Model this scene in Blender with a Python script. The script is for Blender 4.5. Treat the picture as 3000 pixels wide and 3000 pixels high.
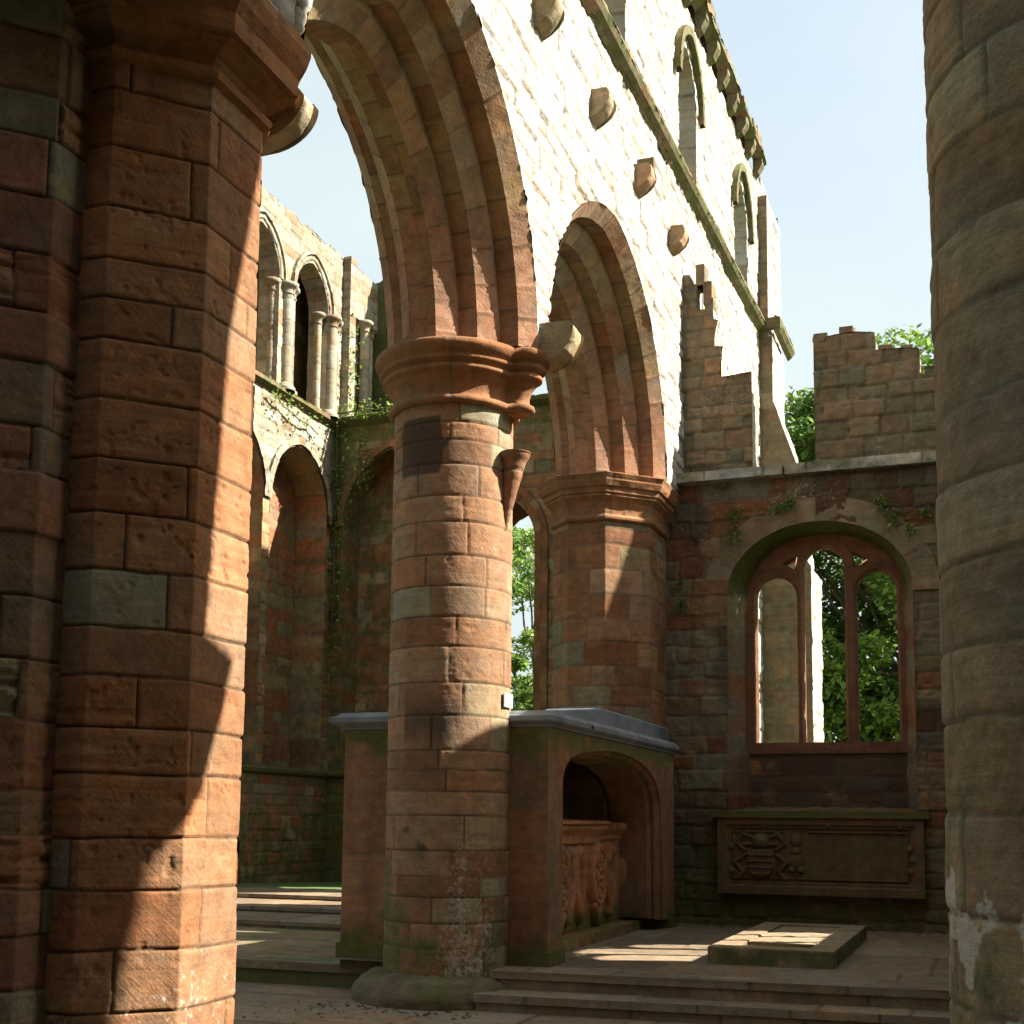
import bpy, math, random
import numpy as np
from mathutils import Matrix, Vector
# ------------------------------------------------------------------ camera, light
for o in list(bpy.data.objects): bpy.data.objects.remove(o)
S = bpy.context.scene
COL = S.collection
YAW, PITCH, ROLL = (math.radians(a) for a in (20.7, 6.2, 0.58))
_f = np.array([-math.sin(YAW), math.cos(YAW), 0]); _r = np.array([math.cos(YAW), math.sin(YAW), 0]); _u = np.array([0, 0, 1.0])
_f2 = _f*math.cos(PITCH)+_u*math.sin(PITCH); _u2 = -_f*math.sin(PITCH)+_u*math.cos(PITCH)
_r3 = _r*math.cos(ROLL)+_u2*math.sin(ROLL); _u3 = -_r*math.sin(ROLL)+_u2*math.cos(ROLL)
cam = bpy.data.cameras.new('camera'); co = bpy.data.objects.new('camera', cam); COL.objects.link(co)
co.matrix_world = Matrix(((_r3[0], _u3[0], -_f2[0], 0), (_r3[1], _u3[1], -_f2[1], 0), (_r3[2], _u3[2], -_f2[2], 1.6), (0, 0, 0, 1)))
cam.sensor_fit = 'HORIZONTAL'; cam.sensor_width = 36; cam.lens = 3710/3000*36
cam.shift_y = 500/3000; cam.clip_start = 0.05; cam.clip_end = 2000
S.camera = co
SUN_EL, SUN_AZ = 39.6, 18.0           # azimuth from +X (south) towards +Y (east)
w = bpy.data.worlds.new('World'); S.world = w; w.use_nodes = True
nt = w.node_tree; bg = nt.nodes['Background']; sky = nt.nodes.new('ShaderNodeTexSky')
sky.sky_type = 'NISHITA'; sky.sun_disc = False; sky.sun_elevation = math.radians(SUN_EL); sky.sun_rotation = math.radians(90-SUN_AZ)
sky.air_density = 1.0; sky.dust_density = 5.0; sky.ozone_density = 1.0
# thin bright summer haze over the blue
tcw = nt.nodes.new('ShaderNodeTexCoord'); nz = nt.nodes.new('ShaderNodeTexNoise'); nz.inputs['Scale'].default_value = 1.7; nz.inputs['Detail'].default_value = 5
mpw = nt.nodes.new('ShaderNodeMapping'); mpw.inputs['Scale'].default_value = (1, 1, 2.5); nt.links.new(tcw.outputs['Generated'], mpw.inputs[0]); nt.links.new(mpw.outputs[0], nz.inputs['Vector'])
mrw = nt.nodes.new('ShaderNodeMapRange'); nt.links.new(nz.outputs[0], mrw.inputs[0]); mrw.inputs[1].default_value = .3; mrw.inputs[2].default_value = .7; mrw.inputs[3].default_value = .45; mrw.inputs[4].default_value = .97
mxw = nt.nodes.new('ShaderNodeMix'); mxw.data_type = 'RGBA'; nt.links.new(mrw.outputs[0], mxw.inputs[0]); nt.links.new(sky.outputs[0], mxw.inputs[6]); mxw.inputs[7].default_value = (2.75, 3.15, 3.1, 1)
nt.links.new(mxw.outputs[2], bg.inputs[0]); bg.inputs[1].default_value = 0.08
sl = bpy.data.lights.new('sun', 'SUN'); sl.energy = 5.0; sl.angle = math.radians(0.5); sl.color = (1.0, 0.94, 0.84)
so = bpy.data.objects.new('sun', sl); COL.objects.link(so)
sv = Vector((math.cos(math.radians(SUN_EL))*math.cos(math.radians(SUN_AZ)), math.cos(math.radians(SUN_EL))*math.sin(math.radians(SUN_AZ)), math.sin(math.radians(SUN_EL))))
so.rotation_euler = sv.to_track_quat('Z', 'Y').to_euler(); so.location = (6, 4, 20)
S.render.engine = 'CYCLES'
S.view_settings.view_transform = 'Standard'; S.view_settings.look = 'None'; S.view_settings.gamma = 1; S.view_settings.exposure = 1.95
S.cycles.max_bounces = 8; S.cycles.diffuse_bounces = 6

# ------------------------------------------------------------------ numpy noise
def vn(x, y, seed=0):
    xi = np.floor(x).astype(np.int64); yi = np.floor(y).astype(np.int64)
    fx = x-xi; fy = y-yi
    fx = fx*fx*fx*(fx*(fx*6-15)+10); fy = fy*fy*fy*(fy*(fy*6-15)+10)
    def h(a, b):
        v = (a*374761393+b*668265263+seed*144269504) & 0xffffffff
        v = ((v ^ (v >> 13))*1274126177) & 0xffffffff
        v = ((v ^ (v >> 16))*2246822519) & 0xffffffff
        return ((v ^ (v >> 15)) & 0xffffff)/float(0xffffff)
    a = h(xi, yi); b = h(xi+1, yi); c = h(xi, yi+1); d = h(xi+1, yi+1)
    return (a+(b-a)*fx)*(1-fy)+(c+(d-c)*fx)*fy
def fbm(x, y, seed=0, o=3):
    s = 0; a = .5; t = 0
    for i in range(o):
        s = s+a*vn(x, y, seed+i*17); t += a; a *= .5; x = x*2.03+5.1; y = y*2.03+9.7
    return s/t
def sstep(a, b, x):
    t = np.clip((x-a)/(b-a), 0, 1); return t*t*(3-2*t)

# ------------------------------------------------------------------ ashlar block pattern
def blocks(u, v, seed, ch, bl, wob):
    sh = u.shape; u = u.ravel(); v = v.ravel()
    if wob:
        u2 = u+wob*2*(fbm(u*3.1, v*3.1, seed+3, 3)-.5); v2 = v+wob*2*(fbm(u*2.3+7, v*5.1, seed+5, 3)-.5)
    else: u2, v2 = u, v
    n = len(u); dv = np.full(n, 9.0)
    if ch:
        rng = np.random.default_rng(seed); lo, hi = v.min()-1.5, v.max()+1.5
        b = [math.floor(lo)-rng.random()*ch[1]]
        while b[-1] < hi: b.append(b[-1]+rng.uniform(*ch))
        b = np.array(b); ci = np.clip(np.searchsorted(b, v2)-1, 0, len(b)-2); dv = np.minimum(v2-b[ci], b[ci+1]-v2)
    else: ci = np.zeros(n, int)
    du = np.full(n, 9.0); bi = np.zeros(n, int)
    if bl:
        lo, hi = u.min()-1, u.max()+1
        for c in np.unique(ci):
            m = ci == c; rng = np.random.default_rng(seed*7919+int(c)); bb = [lo-rng.random()*bl[1]]
            while bb[-1] < hi+1: bb.append(bb[-1]+rng.uniform(*bl))
            bb = np.array(bb); k = np.clip(np.searchsorted(bb, u2[m])-1, 0, len(bb)-2)
            bi[m] = k; du[m] = np.minimum(u2[m]-bb[k], bb[k+1]-u2[m])
    idx = (ci*971+bi).astype(np.int64)
    def hh(s):
        x = (idx*2654435761+s*40503+seed*977) & 0xffffffff; x = ((x ^ (x >> 15))*2246822519) & 0xffffffff; x = ((x ^ (x >> 13))*3266489917) & 0xffffffff
        return ((x ^ (x >> 16)) & 0xffff)/65535.
    d = np.minimum(du, dv)
    return d.reshape(sh), hh(1).reshape(sh), hh(2).reshape(sh), hh(3).reshape(sh)
RED = [(3, (.285, .142, .072)), (3, (.31, .163, .088)), (2, (.248, .115, .058)), (2, (.325, .20, .118)), (1, (.29, .222, .132)), (.7, (.235, .20, .125))]
REDP = [(5, (.30, .150, .075)), (4, (.325, .172, .092)), (2, (.262, .124, .061)), (.35, (.265, .225, .145))]
COLP = [(4, (.315, .182, .107)), (4, (.34, .212, .13)), (2, (.285, .152, .085)), (1.2, (.305, .265, .175)), (1, (.335, .25, .15))]
ARCH = [(2.5, (.31, .175, .10)), (3, (.34, .225, .135)), (4, (.345, .25, .14)), (2, (.31, .235, .155)), (1.5, (.26, .175, .095))]
PALE = [(5, (.47, .44, .39)), (3, (.45, .41, .35)), (1.5, (.42, .36, .29)), (3, (.50, .48, .435))]
BROWN = [(4, (.20, .158, .100)), (3, (.225, .172, .108)), (2, (.18, .138, .09)), (2, (.23, .155, .10)), (2, (.165, .142, .09))]  # also the shade tone painted on west faces of the pale walls
MIX = [(3, (.225, .15, .088)), (2.5, (.25, .125, .065)), (3, (.225, .175, .11)), (2.5, (.28, .215, .13)), (2.5, (.215, .19, .13)), (1, (.22, .10, .05))]
CHOIR = [(4, (.34, .19, .105)), (3, (.32, .235, .13)), (2, (.40, .31, .18)), (2, (.27, .24, .14)), (2, (.36, .165, .085))]
GREY = [(3, (.21, .185, .135)), (2, (.19, .165, .12)), (2, (.23, .19, .14))]
FLAG = [(3, (.245, .185, .125)), (3, (.27, .205, .14)), (2, (.225, .165, .11)), (1, (.27, .215, .155))]
def st(pal, ch=(.2, .34), bl=(.3, .8), wob=.012, g=.012, gw=.010, off=.008, rough=.006, er=.006, pit=0, moss=0., salt=0., darkf=None, moss_shadef=None, saltf=None, rnd=1., alb=.76):
    return dict(alb=alb, pal=pal, ch=ch, bl=bl, wob=wob, g=g, gw=gw, off=off, rough=rough, er=er, pit=pit, moss=moss, salt=salt, darkf=darkf, moss_shadef=moss_shadef, saltf=saltf, rnd=rnd)
def surf(P, U, V, s, seed):
    """height, colour and masks of a stone surface"""
    d, r1, r2, r3 = blocks(U, V, seed, s['ch'], s['bl'], s['wob'])
    j = 1-sstep(s['gw']*.5, s['gw']*1.5, d)
    h = -s['g']*np.exp(-(d/s['gw'])**2)-s['g']*.2*np.exp(-(d/(s['gw']*3.2))**2)*(.3+1.1*fbm(U*7, V*7, seed+41, 2))
    h = h+s['off']*(r2-.5)*2
    h = h+s['rough']*2*(fbm(U*9, V*9, seed+11, 4)-.5)
    bed = fbm(U*2.0+r1*31, V*22+r3*17, seed+23, 3)
    h = h-s['er']*(r3 > .5)*np.clip(bed-.45, 0, 1)*6*r2
    if s['pit']:
        q = fbm(U*16+r2*50, V*16, seed+77, 2); h = h-s['pit']*sstep(.70, .82, q)*(.4+r3)
    tot = sum(p[0] for p in s['pal']); cum = np.cumsum([p[0]/tot for p in s['pal']])
    cols = np.array([p[1] for p in s['pal']]); k = np.clip(np.searchsorted(cum, r1), 0, len(cols)-1)
    c = cols[k]*(1+.26*s['rnd']*(r2-.5))[..., None]
    tone = (r3-.5)*.14*s['rnd']
    c = c*np.stack([1+tone, np.ones_like(tone), 1-tone], -1)
    moss = np.full(U.shape, s['moss']) if s['moss_shadef'] is None else s['moss']+s['moss_shadef'](P, U, V)  # moss, also carries the shade darkening of the grave slab sides
    salt = np.full(U.shape, s['salt']) if s['saltf'] is None else s['salt']+s['saltf'](P, U, V)
    drk = np.zeros(U.shape) if s['darkf'] is None else s['darkf'](P, U, V)
    c = c*s.get('alb', .76)
    return h, c, np.stack([j, np.clip(moss, 0, 2), np.clip(salt, 0, 2), np.clip(drk, 0, 1)], -1)
# ------------------------------------------------------------------ mesh builder
def origin(o):
    p = np.zeros(3)
    while o: p = p+np.array(o.location[:]); o = o.parent
    return p
class MB:
    def __init__(self): self.v = []; self.q = []; self.c = []; self.a = []; self.n = 0
    def grid(self, P, C=None, A=None, keep=None):
        n, m = P.shape[:2]
        idx = np.arange(n*m).reshape(n, m)+self.n
        q = np.stack([idx[:-1, :-1], idx[1:, :-1], idx[1:, 1:], idx[:-1, 1:]], -1)
        q = q[keep] if keep is not None else q.reshape(-1, 4)
        self.v.append(P.reshape(-1, 3)); self.q.append(q)
        self.c.append((C if C is not None else np.full((n, m, 3), .3)).reshape(-1, 3))
        self.a.append((A if A is not None else np.zeros((n, m, 4))).reshape(-1, 4)); self.n += n*m
    def build(self, name, m, parent=None, smooth=True, local=False):
        v = np.concatenate(self.v); q = np.concatenate(self.q); c = np.concatenate(self.c); a = np.concatenate(self.a)
        if parent and not local: v = v-origin(parent)
        used = np.zeros(len(v), bool); used[q.ravel()] = True
        if not used.all():
            mp = np.cumsum(used)-1; v = v[used]; c = c[used]; a = a[used]; q = mp[q]
        me = bpy.data.meshes.new(name); me.vertices.add(len(v)); me.vertices.foreach_set('co', v.astype(np.float32).ravel())
        me.loops.add(len(q)*4); me.loops.foreach_set('vertex_index', q.astype(np.int32).ravel())
        me.polygons.add(len(q)); me.polygons.foreach_set('loop_start', np.arange(0, len(q)*4, 4, dtype=np.int32))
        me.polygons.foreach_set('use_smooth', np.full(len(q), smooth))
        at = me.attributes.new('stonecol', 'FLOAT_COLOR', 'POINT'); at.data.foreach_set('color', np.hstack([c, np.ones((len(c), 1))]).astype(np.float32).ravel())
        at = me.attributes.new('wear', 'FLOAT_COLOR', 'POINT'); at.data.foreach_set('color', a.astype(np.float32).ravel())
        me.update(calc_edges=True); me.validate()
        if m: me.materials.append(m)
        o = bpy.data.objects.new(name, me); COL.objects.link(o)
        if parent: o.parent = parent
        return o
def normals(P):
    gu = np.gradient(P, axis=0); gv = np.gradient(P, axis=1); N = np.cross(gu, gv)
    return N/np.maximum(np.linalg.norm(N, axis=-1, keepdims=True), 1e-9)
def sheetP(mb, P, U, V, s, seed, N=None, flip=False, keep=None, fade=0, damp=None):
    if N is None: N = normals(P)
    if flip: N = -N
    h, c, a = surf(P, U, V, s, seed)
    if fade:
        e = np.minimum(np.minimum(U-U.min(), U.max()-U), np.minimum(V-V.min(), V.max()-V)); h = h*sstep(0, fade, e)
    if damp is not None: h = h*damp
    mb.grid(P+N*h[..., None], c, a, keep)
def lin(a, b, res): return np.linspace(a, b, max(2, int(round(abs(b-a)/res))+1))
def sheet(mb, us, vs, fn, nrm, s, seed, sdf=None, fade=0):
    U, V = np.meshgrid(us, vs, indexing='ij'); keep = None
    if sdf is not None:
        D = sdf(U, V); ins = D > 0
        keep = ins[:-1, :-1] | ins[1:, :-1] | ins[1:, 1:] | ins[:-1, 1:]
        e = 1e-3; gx = (sdf(U+e, V)-sdf(U-e, V))/(2*e); gy = (sdf(U, V+e)-sdf(U, V-e))/(2*e)
        gl = np.maximum(np.hypot(gx, gy), .3); sh = np.where(D < 0, -D, 0); sh = np.minimum(sh, .08)
        U = U+sh*gx/gl; V = V+sh*gy/gl
    P = fn(U, V); N = nrm(U, V) if callable(nrm) else np.broadcast_to(np.array(nrm, float), P.shape)
    sheetP(mb, P, U, V, s, seed, N=N, keep=keep, fade=fade)
def XP(x): return lambda u, v: np.stack([np.full(u.shape, float(x)), u, v], -1)
def YP(y): return lambda u, v: np.stack([u, np.full(u.shape, float(y)), v], -1)
def ZP(z): return lambda u, v: np.stack([u, v, np.full(u.shape, float(z))], -1)
def sbox(mb, x0, x1, y0, y1, z0, z1, s, seed, res=.04, faces='xXyYZ', warp=None):
    F = {'x': (y0, y1, z0, z1, XP(x0), (-1, 0, 0)), 'X': (y0, y1, z0, z1, XP(x1), (1, 0, 0)), 'y': (x0, x1, z0, z1, YP(y0), (0, -1, 0)),
         'Y': (x0, x1, z0, z1, YP(y1), (0, 1, 0)), 'Z': (x0, x1, y0, y1, ZP(z1), (0, 0, 1)), 'z': (x0, x1, y0, y1, ZP(z0), (0, 0, -1))}
    for k, f in enumerate(faces):
        a0, a1, b0, b1, fn, n = F[f]
        f2 = fn if warp is None else (lambda u, v, fn=fn: warp(fn(u, v)))
        sheet(mb, lin(a0, a1, res), lin(b0, b1, res), f2, n, s, seed+k*3, fade=.025)
def resample(p, n):
    L = np.concatenate([[0], np.cumsum(np.linalg.norm(np.diff(p, axis=0), axis=1))]); t = np.linspace(0, L[-1], n); return np.stack([np.interp(t, L, p[:, i]) for i in (0, 1)], -1), t
def profile_y(mb, pts, y0, y1, s, seed, res=.05, slope=0., ends=True, smooth=False):
    """extrude an (x,z) section along y"""
    pts = np.array(pts, float); ys = lin(y0, y1, res)
    if smooth:
        q, L = resample(pts, max(8, int(np.linalg.norm(np.diff(pts, axis=0), axis=1).sum()/res))); U, T = np.meshgrid(ys, L, indexing='ij')
        e = (U-y0)/(y1-y0); bul = 1-.22*np.clip((np.abs(e-.5)-.25)/.25, 0, 1)**2
        P = np.stack([pts[0, 0]+(q[None, :, 0]-pts[0, 0])*bul+0*U, U, q[None, :, 1]+slope*(U-y0)], -1); sheetP(mb, P, U, T, s, seed, N=-normals(P)); pts = q
    for k in range(0 if smooth else len(pts)-1):
        a, b = pts[k], pts[k+1]; L = np.linalg.norm(b-a); m = max(2, int(L/res)+1); t = np.linspace(0, 1, m)
        U, T = np.meshgrid(ys, t, indexing='ij')
        P = np.stack([a[0]+(b[0]-a[0])*T, U, a[1]+(b[1]-a[1])*T+slope*(U-y0)], -1)
        n = np.array([-(b[1]-a[1]), 0, (b[0]-a[0])])/max(L, 1e-6)
        sheetP(mb, P, U, T*L, s, seed+k, N=np.broadcast_to(-n, P.shape))
    if ends:
        c = pts.mean(0); pts = np.vstack([pts, pts[:1]])
        for y in (y0, y1):
            R = np.linspace(0, 1, 4); G = c[None, None]+(pts[:, None]-c)*R[None, :, None]
            P = np.stack([G[..., 0], np.full(G.shape[:2], y), G[..., 1]+slope*(y-y0)], -1)
            sheetP(mb, P, P[..., 0], P[..., 2], dict(s, rough=0, g=0, off=0, er=0, pit=0), seed, N=np.zeros_like(P)+[0, -1, 0])
# ---- arch outlines: kind, c centre, s half span, d centre offset / h rise, zs springing, zb bottom
def arch_sdf(c, s, zs, zb, rise):
    d = (rise*rise-s*s)/(2*s)
    def f(u, v):
        x = np.abs(u-c)
        if d >= -1e-6:
            r = s+d; up = np.hypot(x+d, v-zs)-r
        else:
            k = np.sqrt((x/s)**2+((v-zs)/rise)**2); up = (k-1)*min(s, rise)
        lo = np.maximum(x-s, zb-v)
        return np.where(v > zs, up, lo)
    return f
def arch_path(c, s, zs, zb, rise, off, n1, n2):
    d = (rise*rise-s*s)/(2*s)
    L = []
    jz = np.linspace(zb, zs, n1)
    if d >= -1e-6:
        r = s+d-off; ta = math.acos(max(-1, min(1, d/r))); t = np.linspace(0, ta, n2)
        ay = r*np.cos(t)-d; az = zs+r*np.sin(t)
    else:
        t = np.linspace(0, math.pi/2, n2); ay = (s-off)*np.cos(t); az = zs+(rise-off)*np.sin(t)
    y = np.concatenate([np.full(n1, c-(s-off)), c-ay[1:], (c+ay[:-1])[::-1], np.full(n1-1, c+(s-off))])
    z = np.concatenate([jz, az[1:], az[:-1][::-1], jz[::-1][1:]])
    return np.stack([y, z], -1)
def arch_strip(mb, A, off1, d1, off2, d2, place, s, seed, n1=8, n2=40, res=.06, sgn=1):
    """ruled strip between two offset outlines at depths d1, d2; place(y,z,d)->xyz"""
    a = arch_path(*A, off1, n1, n2); b = arch_path(*A, off2, n1, n2)
    mid = (a+b)/2; L = np.concatenate([[0], np.cumsum(np.linalg.norm(np.diff(mid, axis=0), axis=1))])
    W = math.hypot(off2-off1, d2-d1); m = max(3, int(W/res)+1); t = np.linspace(0, 1, m)
    G = a[:, None]+(b-a)[:, None]*t[None, :, None]; D = d1+(d2-d1)*t[None]+0*L[:, None]
    P = place(G[..., 0], G[..., 1], D); N = normals(P)*sgn
    U = L[:, None]+0*t[None]; V = t[None]*W+0*L[:, None]
    sheetP(mb, P, U, V, s, seed, N=N)
def ring_loft(mb, ringfn, prof, s, seed, nres=.05):
    """ringfn(off)->(n,2) closed loop; prof list of (off,z)"""
    pr = []
    for (o1, z1), (o2, z2) in zip(prof[:-1], prof[1:]):
        k = max(1, int(math.hypot(o2-o1, z2-z1)/nres)); pr += [(o1+(o2-o1)*i/k, z1+(z2-z1)*i/k) for i in range(k)]
    pr.append(prof[-1])
    rings = [ringfn(o) for o, z in pr]
    P = np.stack([np.concatenate([np.vstack([r, r[:1]]), np.full((len(r)+1, 1), z)], 1) for r, (o, z) in zip(rings, pr)], 1)
    L = np.concatenate([[0], np.cumsum(np.linalg.norm(np.diff(P[:, 0, :2], axis=0), axis=1))])
    H = np.concatenate([[0], np.cumsum([math.hypot(pr[i+1][0]-pr[i][0], pr[i+1][1]-pr[i][1]) for i in range(len(pr)-1)])])
    U = L[:, None]+0*H[None]; V = H[None]+0*L[:, None]
    sheetP(mb, P, U, V, s, seed)
def poly_ring(corners, closed=True, res=.03):
    """dense points with mitred normals and arc length along a polygon (counter clockwise)"""
    c = np.array(corners, float); n = len(c); pts = []; nr = []; u = []; acc = 0
    en = []
    for i in range(n if closed else n-1):
        e = c[(i+1) % n]-c[i]; e = e/np.linalg.norm(e); en.append(np.array([e[1], -e[0]]))
    for i in range(n if closed else n-1):
        a, b = c[i], c[(i+1) % n]; L = np.linalg.norm(b-a); k = max(1, int(L/res))
        for j in range(k):
            pts.append(a+(b-a)*j/k); u.append(acc+L*j/k)
            if j == 0 and (closed or i > 0):
                m = en[i]+en[i-1]; m = m/np.linalg.norm(m); m = m/max(.5, m@en[i]); nr.append(m)
            else: nr.append(en[i])
        acc += L
    pts.append(c[0] if closed else c[-1]); u.append(acc); nr.append(nr[0] if closed else en[-1])
    return np.array(pts), np.array(nr), np.array(u)
def prism(mb, corners, z0, z1, s, seed, res=.03, closed=True, cap=True):
    p, n, u = poly_ring(corners, closed, res); zs = lin(z0, z1, res)
    U, V = np.meshgrid(u, zs, indexing='ij')
    P = np.concatenate([np.repeat(p[:, None], len(zs), 1), V[..., None]], -1)
    N = np.concatenate([np.repeat(n[:, None], len(zs), 1), np.zeros(V.shape+(1,))], -1)
    sheetP(mb, P, U, V, s, seed, N=N)
    if cap:
        c = p.mean(0); R = np.linspace(0, 1, 6); G = c+(p[:, None]-c)*R[None, :, None]
        P = np.concatenate([G, np.full(G.shape[:2]+(1,), z1-.004)], -1)
        sheetP(mb, P, P[..., 0], P[..., 1], dict(s, ch=None, bl=None), seed+1, N=np.zeros_like(P)+[0, 0, 1])
def cylinder(mb, cx, cy, rf, z0, z1, s, seed, res=.02, lean=0):
    n = max(12, int(2*math.pi*rf(z0)/res)); th = np.linspace(0, 2*math.pi, n+1); zs = lin(z0, z1, res)
    T, Z = np.meshgrid(th, zs, indexing='ij'); R = np.vectorize(rf)(Z) if callable(rf) else rf
    P = np.stack([cx+R*np.cos(T), cy+R*np.sin(T), Z], -1); N = np.stack([np.cos(T), np.sin(T), 0*T], -1)
    U = T*rf(z0)
    h, c, a = surf(P, U, Z, s, seed)
    h[-1] = h[0]; c[-1] = c[0]; a[-1] = a[0]
    mb.grid(P+N*h[..., None], c, a)
# ------------------------------------------------------------------ materials
def N_(t, typ, **k):
    n = t.nodes.new(typ)
    for a, b in k.items(): setattr(n, a, b)
    return n
def stone(name, joint=(.13, .10, .065), moss=.0, tool=.5, bump=.5, mosscol=(.078, .088, .024), streak=.5, jointmix=.85, mottle=1.0):
    m = bpy.data.materials.new(name); m.use_nodes = True; t = m.node_tree; L = t.links.new
    b = t.nodes['Principled BSDF']; b.inputs['Roughness'].default_value = .92; b.inputs['Specular IOR Level'].default_value = .15
    ca = N_(t, 'ShaderNodeAttribute', attribute_name='stonecol'); wa = N_(t, 'ShaderNodeAttribute', attribute_name='wear')
    sep = N_(t, 'ShaderNodeSeparateColor'); L(wa.outputs['Color'], sep.inputs[0])
    geo = N_(t, 'ShaderNodeTexCoord'); pos = geo.outputs['Object']
    def noise(scale, det=5, vec=pos, rough=.6):
        n = N_(t, 'ShaderNodeTexNoise'); n.inputs['Scale'].default_value = scale; n.inputs['Detail'].default_value = det; n.inputs['Roughness'].default_value = rough; L(vec, n.inputs['Vector']); return n.outputs[0]
    def mr(x, a0, a1, b0, b1):
        n = N_(t, 'ShaderNodeMapRange'); L(x, n.inputs[0])
        for i, v in zip((1, 2, 3, 4), (a0, a1, b0, b1)): n.inputs[i].default_value = v
        return n.outputs[0]
    def mix(f, a, bb, mode='MIX'):
        n = N_(t, 'ShaderNodeMix', data_type='RGBA', blend_type=mode)
        for s_, v in ((n.inputs[0], f), (n.inputs[6], a), (n.inputs[7], bb)):
            if hasattr(v, 'is_linked'): L(v, s_)
            else: s_.default_value = v if not isinstance(v, tuple) else (*v, 1)
        return n.outputs[2]
    def math_(op, a, bb=0.):
        n = N_(t, 'ShaderNodeMath', operation=op)
        for s_, v in ((n.inputs[0], a), (n.inputs[1], bb)):
            if hasattr(v, 'is_linked'): L(v, s_)
            else: s_.default_value = v
        return n.outputs[0]
    n1 = noise(1.4, 6); n2 = noise(8, 6, rough=.65); n3 = noise(55, 4, rough=.7); n4 = noise(3.3, 7, rough=.7)
    mp = N_(t, 'ShaderNodeMapping'); mp.inputs['Scale'].default_value = (2.2, 2.2, 34); L(pos, mp.inputs[0]); bed = noise(1, 4, mp.outputs[0])
    mp2 = N_(t, 'ShaderNodeMapping'); mp2.inputs['Scale'].default_value = (3.2, 3.2, .35); L(pos, mp2.inputs[0]); drip = noise(1, 5, mp2.outputs[0])
    # diagonal tooling: noise stretched along one slanting axis
    e1, e2, tt = (.707, -.707, 0), (.495, .495, .714), (.505, .505, -.70)
    dots = []
    for e, k in ((e1, 78), (e2, 78), (tt, 8)):
        d = N_(t, 'ShaderNodeVectorMath', operation='DOT_PRODUCT'); L(pos, d.inputs[0]); d.inputs[1].default_value = tuple(q*k for q in e); dots.append(d.outputs['Value'])
    cx = N_(t, 'ShaderNodeCombineXYZ'); [L(q, cx.inputs[i]) for i, q in enumerate(dots)]
    tl = noise(1, 3, cx.outputs[0])
    v = math_('MULTIPLY', mr(n2, .28, .74, 1-.30*mottle, 1+.30*mottle), mr(n3, .3, .7, .84, 1.16))
    v = math_('MULTIPLY', v, mr(bed, .3, .7, .90, 1.10))
    v = math_('MULTIPLY', v, mr(tl, .35, .65, 1-.14*tool, 1+.12*tool))
    v = math_('MULTIPLY', v, mr(drip, .3, .7, 1-.22*streak, 1+.12*streak))
    c = mix(1.0, ca.outputs['Color'], v, 'MULTIPLY')
    warm = mix(mr(n4, .35, .65, 0, 1), (1.10, .95, .82), (.90, 1.02, 1.06)); c = mix(1.0, c, warm, 'MULTIPLY')
    jf = math_('MULTIPLY', sep.outputs[0], mr(n4, .2, .6, jointmix*.6, jointmix)); jc = mix(mr(n2, .3, .7, 0, 1), tuple(q*.7 for q in joint), joint)
    c = mix(jf, c, jc)
    stf = math_('MULTIPLY', wa.outputs['Alpha'], mr(n2, .25, .55, .75, 1.0)); c = mix(stf, c, (.035, .028, .022))
    ms = math_('ADD', n4, math_('MULTIPLY', sep.outputs[1], .6)); mf = mr(ms, .68-moss*.3, .86-moss*.3, 0, .85)
    c = mix(mf, c, mix(n2, tuple(q*.6 for q in mosscol), tuple(q*1.5 for q in mosscol)))
    sn = noise(23, 5, rough=.75); ss = math_('ADD', math_('ADD', math_('MULTIPLY', sn, .7), math_('MULTIPLY', n1, .3)), math_('MULTIPLY', sep.outputs[2], .35)); sf = mr(ss, .72, .86, 0, .75)
    c = mix(sf, c, (.52, .48, .40))
    L(c, b.inputs['Base Color'])
    hgt = math_('ADD', math_('MULTIPLY', n2, .9), math_('MULTIPLY', n3, .35)); hgt = math_('ADD', hgt, math_('MULTIPLY', tl, .55*tool)); hgt = math_('ADD', hgt, math_('MULTIPLY', bed, .3))
    bp = N_(t, 'ShaderNodeBump'); bp.inputs['Strength'].default_value = bump; bp.inputs['Distance'].default_value = .02; L(hgt, bp.inputs['Height']); L(bp.outputs[0], b.inputs['Normal'])
    return m
def plain(name, col, rough=.8, var=.25, scale=12, bump=.2):
    m = bpy.data.materials.new(name); m.use_nodes = True; t = m.node_tree; L = t.links.new; b = t.nodes['Principled BSDF']
    b.inputs['Roughness'].default_value = rough; tc = N_(t, 'ShaderNodeTexCoord')
    n = N_(t, 'ShaderNodeTexNoise'); n.inputs['Scale'].default_value = scale; n.inputs['Detail'].default_value = 6; L(tc.outputs['Object'], n.inputs['Vector'])
    r = N_(t, 'ShaderNodeValToRGB'); r.color_ramp.elements[0].position = .3; r.color_ramp.elements[1].position = .7
    r.color_ramp.elements[0].color = (*[q*(1-var) for q in col], 1); r.color_ramp.elements[1].color = (*[q*(1+var) for q in col], 1)
    L(n.outputs[0], r.inputs[0]); L(r.outputs[0], b.inputs['Base Color'])
    bp = N_(t, 'ShaderNodeBump'); bp.inputs['Strength'].default_value = bump; bp.inputs['Distance'].default_value = .02; L(n.outputs[0], bp.inputs['Height']); L(bp.outputs[0], b.inputs['Normal'])
    return m
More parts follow.
